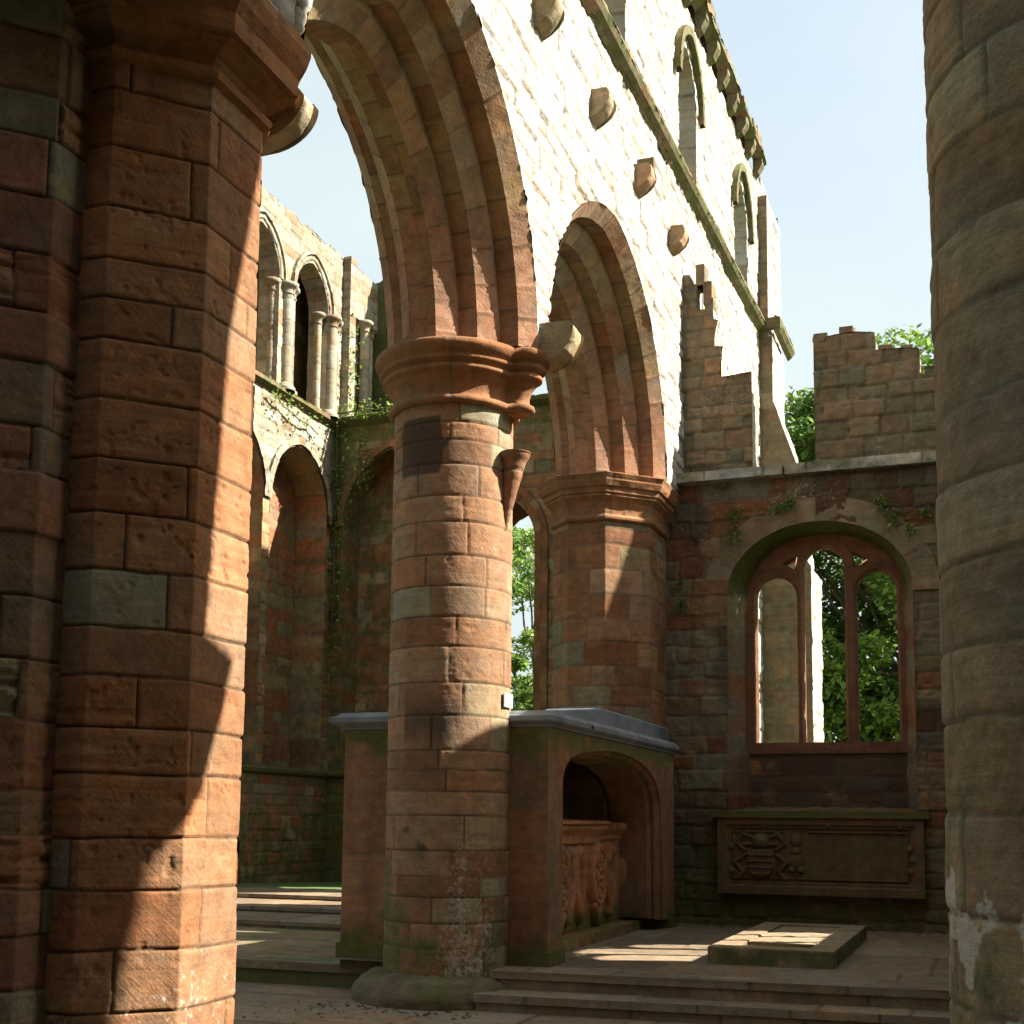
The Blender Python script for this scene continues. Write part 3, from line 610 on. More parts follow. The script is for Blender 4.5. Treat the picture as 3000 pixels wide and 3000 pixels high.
# tracery, shared by both three-light windows
L1, L2, L3 = (-2.595, .262, 4.58, 2.66, .275), (-1.98, .258, 4.93, 2.66, .285), (-1.315, .25, 4.60, 2.66, .265)
def tri_sdf(pts):
    pts = np.array(pts)
    def f(u, v):
        r = np.full(u.shape, -9.0); n = len(pts)
        for i in range(n):
            a, b = pts[i], pts[(i+1) % n]; e = (b-a)/np.linalg.norm(b-a); r = np.maximum(r, (u-a[0])*e[1]-(v-a[1])*e[0])
        return r
    return f
TRI = [[(-2.50, 5.03), (-2.35, 4.93), (-2.32, 5.11)], [(-1.57, 4.92), (-1.42, 5.02), (-1.61, 5.12)]]
TS = st([(2, (.27, .13, .075)), (1, (.235, .11, .065))], ch=(.5, .9), bl=None, wob=.004, g=.006, off=.002, rough=.005, er=.003)
def tracery(parent, place, flipn, seed):
    def grow(l, k): return (l[0], l[1]+k, l[2], l[3]-k*.5, l[4]+k)
    def sd(k):
        def f(u, v):
            r = np.minimum(np.minimum(arch_sdf(*grow(L1, k))(u, v), arch_sdf(*grow(L2, k))(u, v)), arch_sdf(*grow(L3, k))(u, v))
            for q in TRI: r = np.minimum(r, tri_sdf(q)(u, v)-k*.3)
            return np.minimum(r, -arch_sdf(-1.975, 1.02, 4.6, 2.5, .81)(u, v))
        return f
    nn = place(np.array(0.), np.array(0.), np.array(-1.))-place(np.array(0.), np.array(0.), np.array(0.))
    mb = MB()
    for d, sg in ((0., 1), (.22, -1)):
        sheet(mb, lin(-3.02, -.93, .012), lin(2.5, 5.45, .012), lambda u, v, d=d: place(u, v, d+0*u), tuple(nn*sg), TS, seed, sd(.035))
    for k, l in enumerate((L1, L2, L3)):
        lf = grow(l, .035)
        for (o1, d1, o2, d2) in ((0, 0, .035, .08), (.035, .08, .035, .14), (.035, .14, 0, .22)):
            arch_strip(mb, lf, o1, d1, o2, d2, lambda y, z, d: place(y, z, d), TS, seed+5+k, n1=40, n2=16, res=.03, sgn=flipn)
        sheet(mb, lin(l[0]-l[1]-.03, l[0]+l[1]+.03, .03), lin(0, .22, .03), lambda u, v, l=l: place(u, l[3]-.012+.02*u*0, v), (0, 0, 1), TS, seed+9)
    for q in TRI:
        q = np.array(q); G = np.concatenate([q, q[:1]]); P = np.stack([place(G[:, 0], G[:, 1], np.full(4, d)) for d in (0., .22)], 1); mb.grid(P, np.zeros((4, 2, 3))+[.25, .12, .068])
    return mb.build('tracery', M_RED, parent)
tracery(chapel, lambda y, z, d: np.stack(np.broadcast_arrays(y, CWY+.46+d, z), -1), -1, 921)
# coping ledge in two lengths
CP = st(PALE, ch=None, bl=(.6, .95), g=.012, off=.008, rough=.010, moss=.25)
mb = MB()
sbox(mb, -3.82, -2.40, CWY-.17, CWY+.5, 6.075, 6.20, CP, 941, .025, 'xXyZz'); sbox(mb, -2.38, 1.2, CWY-.11, CWY+.5, 6.085, 6.22, dict(CP, moss=.35), 943, .025, 'xXyZz')
mb.build('coping', M_BRN, chapel)
def cut_wall(mb, poly, y0, y1, s, seed, res=.025, sidemat=None, mb2=None):
    """stepped ruin: front and back sheets cut to a polygon plus lit tops and ends"""
    poly = np.array(poly, float)
    def inside(u, v):
        r = np.zeros(u.shape, bool); n = len(poly)
        for i in range(n):
            a, b = poly[i], poly[(i+1) % n]
            c = ((a[1] > v) != (b[1] > v)) & (u < (b[0]-a[0])*(v-a[1])/((b[1]-a[1])+1e-12)+a[0]); r ^= c
        return r
    x0, x1 = poly[:, 0].min(), poly[:, 0].max(); z0, z1 = poly[:, 1].min(), poly[:, 1].max()
    us, vs = lin(x0, x1, res), lin(z0, z1, res); U, V = np.meshgrid(us, vs, indexing='ij')
    uc = (U[:-1, :-1]+U[1:, 1:])/2; vc = (V[:-1, :-1]+V[1:, 1:])/2; keep = inside(uc, vc)
    for y, n in ((y0, -1), (y1, 1)):
        P = YP(y)(U, V); sheetP(mb, P, U, V, s, seed, N=np.zeros_like(P)+[0, n, 0], keep=keep)
    tgt = mb2 or mb
    for i in range(len(poly)):
        a, b = poly[i], poly[(i+1) % len(poly)]; L = np.linalg.norm(b-a)
        if L < .01: continue
        T = np.linspace(0, 1, max(2, int(L/.04)+1)); D = lin(y0+.002, y1-.002, .06); TT, DD = np.meshgrid(T, D, indexing='ij')
        P = np.stack([a[0]+(b[0]-a[0])*TT, DD, a[1]+(b[1]-a[1])*TT], -1); nn = np.array([(b[1]-a[1]), 0, -(b[0]-a[0])])/L
        sheetP(tgt, P, TT*L+i, DD, dict(sidemat or s, g=.004, off=.004), seed+i, N=np.zeros_like(P)+nn, fade=.02)
RS = st(BROWN, ch=(.17, .27), bl=(.22, .5), wob=.03, g=.020, gw=.012, off=.020, rough=.016, salt=.40, moss=.12, alb=.85)
STUB = [(-3.92, 6.1), (-2.86, 6.1), (-2.86, 7.66), (-3.27, 7.63), (-3.27, 7.85), (-3.25, 8.06), (-3.37, 8.08), (-3.35, 8.28), (-3.31, 8.44), (-3.37, 8.46), (-3.38, 8.61), (-3.61, 8.63), (-3.61, 8.99), (-3.69, 9.0), (-3.70, 9.14), (-3.80, 9.15), (-3.80, 9.26), (-3.92, 9.26)]
mb = MB(); m2 = MB(); cut_wall(mb, STUB, 16.6, 16.98, RS, 951, .02, st(PALE, ch=(.2, .27), bl=None, rough=.015), m2)  # shade painted brown on the faces, sunlight painted pale on the edges
o = mb.build('ruined_stub', M_BRN, chapel); m2.build('stub_edge', M_PALE, o)
mb = MB()
for k, (x0, x1, z0, z1) in enumerate(((-3.62, -3.50, 8.98, 9.28), (-3.52, -3.40, 8.70, 9.02), (-3.5, -3.38, 8.6, 8.78))): sbox(mb, x0, x1, 16.62, 16.9, z0, z1, dict(RS, ch=None, bl=None, rough=.02), 955+k, .025)
mb.build('toothing_stone', M_BRN, o)
RUIN = [(-2.04, 6.1), (1.25, 6.1), (1.25, 8.3), (.5, 8.48), (.1, 8.7), (-.24, 8.9), (-.24, 7.40), (-.42, 7.40), (-.63, 7.35), (-.71, 7.38), (-.71, 7.72), (-.98, 7.75), (-1.25, 7.76), (-1.26, 8.00), (-1.55, 8.05), (-1.88, 8.02), (-1.90, 7.97), (-2.04, 7.97)]
mb = MB(); m2 = MB(); cut_wall(mb, RUIN, 16.6, 17.15, RS, 961, .022, st(PALE, ch=(.2, .27), bl=None, rough=.015), m2); o = mb.build('ruined_parapet', M_BRN, chapel); m2.build('parapet_edge', M_PALE, o)  # same split: brown for the shaded faces, pale for the sunlit edges

# ================================================================== AISLE SOUTH WALL (right, out of frame, throws the shade)
south = tag(empty('aisle_wall', (1.5, 8, 0)), 'ruined side wall of the aisle with a three-light window, beyond the right picture edge', 'wall')
W2 = [(-6, -.1), (7.25, -.1), (7.25, 5.37), (7.35, 6.30), (7.50, 6.45), (7.70, 6.69), (7.80, 7.02), (7.52, 7.14), (7.56, 7.6), (7.65, 8.85), (7.83, 9.65), (8.0, 10.4), (8.0, 13), (-6, 13)]  # unseen stretch, its edge shaped to throw shade on the left pillar
W3 = [(8.7, -.1), (16.6, -.1), (16.6, 9.0), (15.75, 9.0), (15.7, 7.6), (15.5, 7.5), (14.0, 7.2), (11.8, 7.06), (8.7, 7.2)]  # top line shaped to set the shade on column and choir floor
SX = 1.2; SWD = .7
def swall(poly, sdf, seed, thick, res=.05):
    poly = np.array(poly, float); x0, x1 = poly[:, 0].min(), poly[:, 0].max(); z0, z1 = poly[:, 1].min(), poly[:, 1].max()
    U, V = np.meshgrid(np.concatenate([lin(x0, max(x0, x1-1.2), .1), lin(max(x0, x1-1.2), x1, res)[1:]]), lin(z0, z1, res), indexing='ij')
    def inside(u, v):
        r = np.zeros(u.shape, bool)
        for i in range(len(poly)):
            a, b = poly[i], poly[(i+1) % len(poly)]; r ^= ((a[1] > v) != (b[1] > v)) & (u < (b[0]-a[0])*(v-a[1])/((b[1]-a[1])+1e-12)+a[0])
        return r
    uc = (U[:-1, :-1]+U[1:, 1:])/2; vc = (V[:-1, :-1]+V[1:, 1:])/2; keep = inside(uc, vc)
    if sdf: keep &= sdf(uc, vc) > -.03
    mb = MB()
    for x, n in ((SX, -1), (SX+thick, 1)): P = XP(x)(U, V); sheetP(mb, P, U, V, dict(CW, bl=(.3, .7), off=.006, rough=.006), seed, N=np.zeros_like(P)+[n, 0, 0], keep=keep)
    for i in range(len(poly)):
        a, b = poly[i], poly[(i+1) % len(poly)]; T = np.linspace(0, 1, max(2, int(np.linalg.norm(b-a)/.2)+1)); D = np.linspace(SX, SX+thick, 6); TT, DD = np.meshgrid(T, D, indexing='ij')
        P = np.stack([DD, a[0]+(b[0]-a[0])*TT, a[1]+(b[1]-a[1])*TT], -1); mb.grid(P, np.zeros(P.shape)+[.32, .22, .14])
    return mb
swall(W2, None, 971, .5, .02).build('shade_wall', M_RUB, south)
WO = (14.17, 1.0, 4.55, 2.88, .85)
swall(W3, arch_sdf(*WO), 973, SWD, .05).build('wall', M_RUB, south)
tracery(south, lambda y, z, d: np.stack(np.broadcast_arrays(SX+.38+d*.5, y+16.15, z+.31*np.clip((4.86-z)/2.2, 0, 1)), -1), 1, 975)
mb = MB(); arch_strip(mb, WO, 0, 0, 0, SWD, lambda y, z, d: np.stack([SX+d, y, z], -1), st(MIX, ch=None), 977, n1=20, n2=30, res=.1); mb.build('window_reveal', M_RUB, south)
# unseen wall behind the viewer, added to cut down sky light
back = tag(empty('sky_block_wall', (-5, -5, 0)), 'high plain unseen wall behind the viewpoint, added to block sky light', 'wall')
mb = MB(); sbox(mb, -13.5, 2, -6, -5, -.1, 12, dict(CW, g=0, rough=0, off=0), 981, .3, 'yYxXZ'); mb.build('wall', M_RUB, back)

# ================================================================== CHOIR NORTH WALL
NX = -13.1
north = tag(empty('choir_wall', (NX, 20, 0)), 'two-storey side wall of the choir, sunlit open arches above, deep blind arches below', 'wall')
NB = [(22.24, 1.13, 7.95, 2.56, 1.25), (19.72, 1.13, 7.95, 2.56, 1.25), (17.2, 1.13, 7.95, 2.56, 1.25)]
NU = [(22.52, .68, 12.42, 10.12, .85), (20.52, .68, 12.42, 10.12, .85), (18.52, .68, 12.42, 10.12, .85)]
NS = st(CHOIR+[(2, (.30, .25, .17))], ch=(.18, .30), bl=(.3, .65), wob=.014, g=.012, off=.010, rough=.008, moss_shadef=lambda P, U, V: .45*sstep(3.2, .6, P[..., 2])+.3*sstep(22.9, 23.6, P[..., 1]))
NSU = st([(3, (.36, .325, .245)), (2, (.31, .265, .19)), (2, (.40, .37, .29)), (.7, (.29, .20, .13))], ch=(.18, .30), bl=(.3, .65), wob=.014, g=.012, off=.010, rough=.010, moss=.18)
def nsd(L): return lambda u, v: np.min([arch_sdf(*l)(u, v) for l in L], axis=0)
mb = MB(); sheet(mb, lin(14, 23.8, .03), lin(.1, 8.2, .03), XP(NX), (1, 0, 0), NS, 1001, nsd(NB)); mb.build('lower_wall', M_CHO, north)
mb = MB(); sheet(mb, lin(14, 23.68, .03), lin(8.2, 10.1, .03), XP(NX), (1, 0, 0), NSU, 1003, nsd(NB))
sheet(mb, lin(14, 25.3, .03), lin(10.1, 14.05, .03), XP(NX), (1, 0, 0), dict(NSU), 1005, lambda u, v: np.minimum(nsd(NU)(u, v), 14.0-.10*fbm(u*3, u*0, 4)*1.5-v+.06))
sheet(mb, lin(-14.9, NX, .1), lin(14, 25.3, .1), lambda u, v: np.stack([u, v, 13.92+.0*u], -1), (0, 0, 1), dict(NSU, rough=.03), 1007)
sheet(mb, lin(14, 25.3, .12), lin(0, 14, .12), XP(-14.9), (-1, 0, 0), NSU, 1009, lambda u, v: np.maximum(np.abs(u-21.55)-.95, np.abs(v-11.3)-1.15))
sheet(mb, lin(14, 25.3, .05), lin(10.1, 13.95, .05), XP(-14.0), (1, 0, 0), dict(NS, moss=.2), 1011, arch_sdf(21.55, .80, 11.8, 10.2, .7))
arch_strip(mb, (21.55, .80, 11.8, 10.2, .7), 0, .9, 0, 1.8, lambda y, z, d: np.stack([NX-d, y, z], -1), NS, 1013, n1=10, n2=10, res=.2)
sheet(mb, lin(-14.0, NX, .08), lin(14, 25.3, .08), ZP(10.1), (0, 0, 1), NS, 1015)
sheet(mb, lin(-14.0, NX, .08), lin(14, 25.3, .08), ZP(13.6), (0, 0, -1), NS, 1017)
mb.build('upper_wall', M_BRN, north)
mb = MB()
for k, l in enumerate(NB):
    A = (l[0], l[1], l[2], l[3], l[4])
    arch_strip(mb, A, 0, 0, 0, .75, lambda y, z, d: np.stack([NX-d, y, z], -1), dict(NS, ch=None, bl=(.22, .32)), 1021+k, n1=60, n2=40, res=.06)
    arch_strip(mb, (l[0], l[1]+.16, l[2], l[2]-.1, l[4]+.2), 0, -.05, .155, -.05, lambda y, z, d: np.stack([NX-d, y, z], -1), dict(NSU, ch=None, bl=(.2, .3)), 1031+k, n1=3, n2=40, res=.05)
    arch_strip(mb, (l[0], l[1]+.16, l[2], l[2]-.1, l[4]+.2), 0, 0, 0, -.05, lambda y, z, d: np.stack([NX-d, y, z], -1), dict(NSU, ch=None, bl=(.2, .3)), 1035+k, n1=3, n2=40, res=.05)
sheet(mb, lin(14, 23.68, .04), lin(2.4, 9.4, .04), XP(NX-.75), (1, 0, 0), dict(NS, pal=CHOIR+[(3, (.38, .17, .09))]), 1041)
mb.build('blind_arch', M_CHO, north)
US = dict(NSU, ch=None, bl=(.18, .28))
for k, l in enumerate(NU):
    mb = MB()
    plN = lambda y, z, d: np.stack([NX-d, y, z], -1)
    arch_strip(mb, l, 0, 0, .04, .45, plN, US, 1051+k, n1=30, n2=30, res=.06)
    Lb = (l[0], l[1]+.20, l[2], l[2]-.02, l[4]+.26)
    for (o1, d1, o2, d2) in ((0, 0, 0, -.07), (0, -.07, .07, -.07), (.07, -.07, .09, 0), (.09, 0, .11, -.04), (.11, -.04, .17, -.03), (.17, -.03, .2, 0)): arch_strip(mb, Lb, o1, d1, o2, d2, plN, US, 1061+k, n1=2, n2=30, res=.05)
    mb.build('clerestory_arch', M_BRN, north)
def shaft(parent, x, y, r, z0, z1, seed, cap=True):
    mb = MB(); s = dict(NSU, ch=(.3, .6), bl=None, wob=.003, g=.005, off=.001, rough=.003)
    cylinder(mb, x, y, lambda z: r, z0, z1, s, seed, .03)
    th = np.linspace(0, 2*math.pi, 25)[:-1]; rf = lambda off: np.stack([x+(r+off)*np.cos(th), y+(r+off)*np.sin(th)], -1)
    if cap: ring_loft(mb, rf, [(0, z1-.22), (.03, z1-.2), (.005, z1-.17), (.02, z1-.10), (.07, z1-.05), (.09, z1-.03), (.09, z1+.03), (-r, z1+.03)], US, seed+1, .03)
    ring_loft(mb, rf, [(.09, z0-.02), (.09, z0+.05), (.05, z0+.08), (.05, z0+.11), (0, z0+.15)], US, seed+2, .03)
    return mb.build('colonnette', M_BRN, parent)
for k, yy in enumerate((21.52, 23.36, 19.52)):
    shaft(north, NX+.02, yy-.02, .13, 10.16, 12.36, 1071+k*7); shaft(north, NX-.16, yy-.30, .085, 10.16, 12.36, 1073+k*7); shaft(north, NX-.02, yy+.22, .07, 10.16, 12.36, 1075+k*7)
mb = MB(); profile_y(mb, [(NX, 10.2), (NX+.14, 10.14), (NX+.14, 10.06), (NX, 9.98)][::-1], 14, 23.7, dict(SC, rough=.02), 1091, .05); mb.build('sill_string', M_BRN, north)
mb = MB(); profile_y(mb, [(NX, 2.6), (NX+.1, 2.54), (NX+.1, 2.48), (NX, 2.42)][::-1], 14, 23.68, dict(SC, moss=.8), 1093, .05); mb.build('dado_string', M_CHO, north)
mb = MB(); sbox(mb, NX, NX+.18, 23.86, 24.14, 10.1, 14.0, NSU, 1095, .04, 'xXyYZ'); sbox(mb, NX, NX+.12, 24.14, 25.3, 12.75, 13.9, NSU, 1097, .04, 'yXYz'); mb.build('wall_pilaster', M_BRN, north)
shaft(north, NX+.16, 24.62, .11, 10.2, 12.72, 1101); shaft(north, NX+.1, 24.95, .09, 10.2, 12.72, 1107)
# ================================================================== CHOIR EAST WALL
EY = 23.68
east = tag(empty('choir_end_wall', (-9.3, EY, 0)), 'dark mossy end wall of the choir with a tall lancet open to trees', 'wall')
EL = (-9.16, .67, 7.25, 3.3, .95); EB = (-11.75, 1.08, 7.95, 2.6, 1.5)
ES = dict(NS, moss_shadef=lambda P, U, V: .35*sstep(3.2, .6, P[..., 2])+.45*sstep(9, 10, P[..., 2])+.4*sstep(-12.4, -13, P[..., 0])+.1)
esd = lambda u, v: np.minimum(arch_sdf(*EL)(u, v), arch_sdf(*EB)(u, v))
mb = MB(); sheet(mb, lin(NX-.3, XB, .035), lin(.1, 10.2, .035), YP(EY), (0, -1, 0), ES, 1201, esd)
sheet(mb, lin(-15, XB, .1), lin(.1, 10.2, .1), YP(EY+1.5), (0, 1, 0), ES, 1203, arch_sdf(*EL))
sheet(mb, lin(NX, XB, .1), lin(EY, 25.3, .1), ZP(10.2), (0, 0, 1), dict(ES, moss=.6), 1205); mb.build('lower_wall', M_CHO, east)
plE = lambda y, z, d: np.stack([y, EY+d, z], -1)
mb = MB(); arch_strip(mb, EL, 0, 0, .05, 1.5, plE, dict(NS, ch=None, bl=(.22, .34), pal=RED), 1211, n1=40, n2=30, res=.08, sgn=-1)
BL2 = (EL[0], EL[1]+.3, EL[2], EL[3], EL[4]+.35)
for (o1, d1, o2, d2) in ((0, 0, 0, -.06), (0, -.06, .14, -.06), (.14, -.06, .3, 0)): arch_strip(mb, BL2, o1, d1, o2, d2, plE, dict(NS, ch=None, bl=(.22, .34), pal=RED), 1213, n1=40, n2=40, res=.05, sgn=-1)
mb.build('lancet_window', M_RED, east)
mb = MB(); arch_strip(mb, EB, 0, 0, 0, .7, plE, dict(NS, ch=None, bl=(.22, .34)), 1221, n1=40, n2=40, res=.06, sgn=-1)
arch_strip(mb, (EB[0], EB[1]+.16, EB[2], EB[2]-.1, EB[4]+.2), 0, -.05, .155, -.05, plE, dict(NS, ch=None, bl=(.22, .3)), 1223, n1=3, n2=40, res=.05, sgn=-1)
sheet(mb, lin(-13.8, -10.2, .05), lin(2.3, 9.7, .05), YP(EY+.7), (0, -1, 0), dict(NS, pal=CHOIR+[(3, (.38, .17, .09))]), 1225); mb.build('blind_arch', M_CHO, east)
mb = MB(); sheet(mb, lin(NX-.9, -9.9, .04), lin(10.1, 15, .04), YP(25.3), (0, -1, 0), dict(ES, pal=GREY, moss=.5), 1231, lambda u, v: 13.85+.75*sstep(-13.0, -12.3, u)-.3*sstep(-11.5, -10.3, u)-v+.2*np.round(fbm(u*4, u*0, 6)*3)/3)
sheet(mb, lin(NX-.9, -9.9, .1), lin(10.1, 13.85, .1), YP(26.1), (0, 1, 0), dict(ES, pal=GREY), 1233); mb.build('upper_wall', M_CHO, east)
mb = MB(); us = lin(NX, XB, .05)
for k, ((ya, za), (yb, zb)) in enumerate(zip([(EY, 10.28), (EY-.13, 10.22), (EY-.13, 10.12)], [(EY-.13, 10.22), (EY-.13, 10.12), (EY, 10.02)])):
    U, T = np.meshgrid(us, np.linspace(0, 1, 4), indexing='ij'); P = np.stack([U, ya+(yb-ya)*T, za+(zb-za)*T], -1); sheetP(mb, P, U, T*.15, dict(SC, moss=.9, rough=.02), 1241+k, N=np.zeros_like(P)+[0, -.7, .7])
mb.build('sill_string', M_CHO, east)
mb = MB()
for k, ((ya, za), (yb, zb)) in enumerate(zip([(EY, 2.6), (EY-.1, 2.54), (EY-.1, 2.48)], [(EY-.1, 2.54), (EY-.1, 2.48), (EY, 2.42)])):
    U, T = np.meshgrid(us, np.linspace(0, 1, 4), indexing='ij'); P = np.stack([U, ya+(yb-ya)*T, za+(zb-za)*T], -1); sheetP(mb, P, U, T*.15, dict(SC, moss=.8, rough=.02), 1245+k, N=np.zeros_like(P)+[0, -.7, .7])
mb.build('dado_string', M_CHO, east)

# ================================================================== CANOPY TOMB
tomb = tag(empty('canopy_tomb', (-4.8, 13.4, .3)), 'red stone canopy tomb with broad low arch and grey slab roof under the second arch', 'tomb')
TX = -3.75; T0, T1 = 10.88, 15.75; TB = -5.83
TSY = st(alb=.95, pal=[(2, (.225, .118, .067)), (2, (.25, .135, .078)), (1, (.205, .135, .08))], ch=(.6, .8), bl=(2, 4), wob=.003, g=.006, gw=.006, off=.003, rough=.003, er=.002, moss_shadef=lambda P, U, V: .55*sstep(2.0, 2.45, P[..., 2])+.5*sstep(.9, .3, P[..., 2])+.1, saltf=lambda P, U, V: .2*sstep(1.4, .5, P[..., 2]))
pts_arch = np.array([(11.18, .42), (11.17, .8), (11.16, 1.45), (11.18, 1.7), (11.24, 1.9), (11.36, 2.08), (11.54, 2.2), (11.9, 2.27), (12.5, 2.32), (13.15, 2.345), (13.6, 2.325), (14.1, 2.28), (14.55, 2.19), (14.85, 2.07), (15.03, 1.88), (15.1, 1.62), (15.12, 1.2), (15.12, .8), (15.12, .42)])
ap, al = resample(pts_arch, 140)
def ring_to_rect(ap):
    out = []
    for y, z in ap:
        if z < 1.2: out.append((T0+.02 if y < 13 else T1, z))
        else:
            a = math.atan2(z-1.2, (y-13.15)/2.0); k = min(1.25/max(abs(math.sin(a)), 1e-6), 1/max(abs(math.cos(a)), 1e-6) if False else 9)
            kk = min((2.445-1.2)/max(math.sin(a), 1e-6), ((13.15-T0-.02) if y < 13.15 else (T1-13.15))/2.0/max(abs(math.cos(a)), 1e-6))
            out.append((13.15+2.0*kk*math.cos(a), 1.2+kk*math.sin(a)))
    return np.array(out)
rt = ring_to_rect(ap)
mb = MB(); t = np.linspace(0, 1, 14); G = rt[:, None]+(ap-rt)[:, None]*t[None, :, None]
P = np.stack([np.full(G.shape[:2], TX), G[..., 0], G[..., 1]], -1); sheetP(mb, P, G[..., 0], G[..., 1], TSY, 1301, N=np.zeros_like(P)+[1, 0, 0])
# moulded arch edge, then the soffit
cen = np.array([13.15, 1.2]); inn = lambda o: ap+(np.array([13.15, 1.1])-ap)/np.linalg.norm(np.array([13.15, 1.1])-ap, axis=1, keepdims=True)*o
prof = [(0, 0), (.0, -.03), (.045, -.075), (.05, -.10), (.035, -.12), (.075, -.17), (.08, -.30), (.08, -.62)]
for k in range(len(prof)-1):
    (oa, da), (ob, db) = prof[k], prof[k+1]; a, b = inn(oa), inn(ob); W = math.hypot(ob-oa, db-da); m = max(3, int(W/.04)); t = np.linspace(0, 1, m)
    G = a[:, None]+(b-a)[:, None]*t[None, :, None]; P = np.stack([TX+da+(db-da)*t[None]+0*G[..., 0], G[..., 0], G[..., 1]], -1)
    sheetP(mb, P, al[:, None]+0*t[None], t[None]*W+0*al[:, None], dict(TSY, ch=None, bl=(.8, 1.2)), 1311+k, N=np.zeros_like(P))
mb.build('canopy_front', M_TOMB, tomb)
for name, x0, x1 in (('end_panel', -4.19, TX), ('end_panel', TB, -5.2)):
    mb = MB(); sbox(mb, x0, x1, T0, T0+(.42 if x0 > -5 else 1.1), .2, 2.45, TSY, 1321+int(x0*10), .025, 'yxXY')
    sbox(mb, x0-.03, x1+.03, T0-.035, T0+.42, .28, .43, dict(TSY, ch=None, bl=(.8, 1.5), moss=.3), 1325+int(x0*10), .025, 'yxXZ'); mb.build(name, M_TOMB, tomb)
mb = MB(); sbox(mb, TX-.42, TX+.03, T1-.30, T1+.02, .28, .42, TSY, 1331, .03, 'yxXZ'); sbox(mb, TX-.42, TX-.002, T1-.28, T1, .42, 2.45, TSY, 1333, .04, 'yxY'); mb.build('end_post', M_TOMB, tomb)
mb = MB(); sheet(mb, lin(T0+.3, T1, .06), lin(.3, 2.45, .06), XP(-4.9), (1, 0, 0), dict(TSY, ch=(.25, .35), bl=(.4, .7)), 1341); sheet(mb, lin(T0+.3, T1, .1), lin(.3, 2.45, .1), XP(-4.99), (-1, 0, 0), TSY, 1343)
sheet(mb, lin(-4.99, TX-.6, .08), lin(T0+.3, T1, .08), ZP(2.38), (0, 0, -1), TSY, 1345); mb.build('back_panel', M_TOMB, tomb)
def bevelbox(name, mat, parent, x0, x1, y0, y1, z0, z1, bev=.02, seg=2):
    import bmesh
    bm = bmesh.new(); bmesh.ops.create_cube(bm, size=1); bmesh.ops.scale(bm, vec=(x1-x0, y1-y0, z1-z0), verts=bm.verts); bmesh.ops.translate(bm, vec=((x0+x1)/2, (y0+y1)/2, (z0+z1)/2), verts=bm.verts)
    bmesh.ops.bevel(bm, geom=bm.edges[:], offset=bev, segments=seg, affect='EDGES'); me = bpy.data.meshes.new(name); bm.to_mesh(me); bm.free(); me.materials.append(mat)
    o = bpy.data.objects.new(name, me); COL.objects.link(o); o.parent = parent; return o
# roof: moulded eaves with a shallow weathered top, in lengths
import bmesh
def roof(name, x0, x1, y0, y1, z0, prof):
    bm = bmesh.new(); loops = []
    for o, z in prof:
        loops.append([bm.verts.new(c) for c in ((x0-o, y0-o, z0+z), (x1+o, y0-o, z0+z), (x1+o, y1+o*.3, z0+z), (x0-o, y1+o*.3, z0+z))])
    for a, b in zip(loops[:-1], loops[1:]):
        for i in range(4): bm.faces.new((a[i], a[(i+1) % 4], b[(i+1) % 4], b[i]))
    bm.faces.new(loops[-1]); bm.faces.new(loops[0][::-1]); bmesh.ops.bevel(bm, geom=[e for e in bm.edges if e.calc_length() > .05], offset=.006, segments=1, affect='EDGES')
    bmesh.ops.translate(bm, vec=tuple(-origin(tomb)), verts=bm.verts); me = bpy.data.meshes.new(name); bm.to_mesh(me); bm.free(); me.materials.append(M_SLATE); o = bpy.data.objects.new(name, me); COL.objects.link(o); o.parent = tomb; return o
cuts = [T0, 12.1, 14.25, T1+.08]
for a, b in zip(cuts[:-1], cuts[1:]): roof('roof_slab', -4.35, TX, a+.004 if a > T0 else a, b-.004, 2.452, [(0, 0), (.0, .02), (.04, .045), (.05, .055), (.05, .105), (.035, .11), (.0, .15)])
roof('roof_slab', TB-.04, -5.2, T0, 12.0, 2.452, [(0, 0), (.0, .02), (.06, .05), (.09, .065), (.09, .12), (.06, .125), (.0, .165)])
roof('roof_slab', -5.0, -4.36, 11.4, T1, 2.44, [(0, 0), (0, .1), (0, .14)])
roof('roof_ridge_slab', -4.6, -3.94, 13.2, 16.29, 2.60, [(0, 0), (.0, .21), (-.02, .23)])
# ---- relief helper
def relief(mb, fn, u0, u1, v0, v1, res, hf, nrm, s, seed):
    U, V = np.meshgrid(lin(u0, u1, res), lin(v0, v1, res), indexing='ij'); P = fn(U, V); H = hf(U, V)
    h, c, a = surf(P, U, V, dict(s, g=s['g']*.5), seed); N = np.array(nrm, float)
    mb.grid(P+N*(H+h*.5)[..., None], c, a)
def dome(U, V, cu, cv, ru, rv, h, p=2.): d = ((U-cu)/ru)**2+((V-cv)/rv)**2; return h*np.sqrt(np.maximum(0, 1-d))
def tube(U, V, pts, r, h):
    out = np.zeros(U.shape)
    for (a, b) in zip(pts[:-1], pts[1:]):
        a = np.array(a); b = np.array(b); e = b-a; t = np.clip(((U-a[0])*e[0]+(V-a[1])*e[1])/(e@e), 0, 1); d = np.hypot(U-a[0]-t*e[0], V-a[1]-t*e[1]); out = np.maximum(out, h*np.sqrt(np.maximum(0, 1-(d/r)**2)))
    return out
chest = tag(empty('tomb_chest', (-4.6, 14, .3)), 'carved red tomb chest with oval shield and scrolled figures inside the low arch', 'tomb chest')
SXX = -4.27; RSY = st(alb=1.0, pal=[(2, (.29, .15, .085)), (1, (.32, .175, .10))], ch=None, bl=(1.2, 1.9), wob=.003, g=.006, off=0, rough=.006, er=.003, moss_shadef=lambda P, U, V: .75*sstep(.85, .4, P[..., 2]))
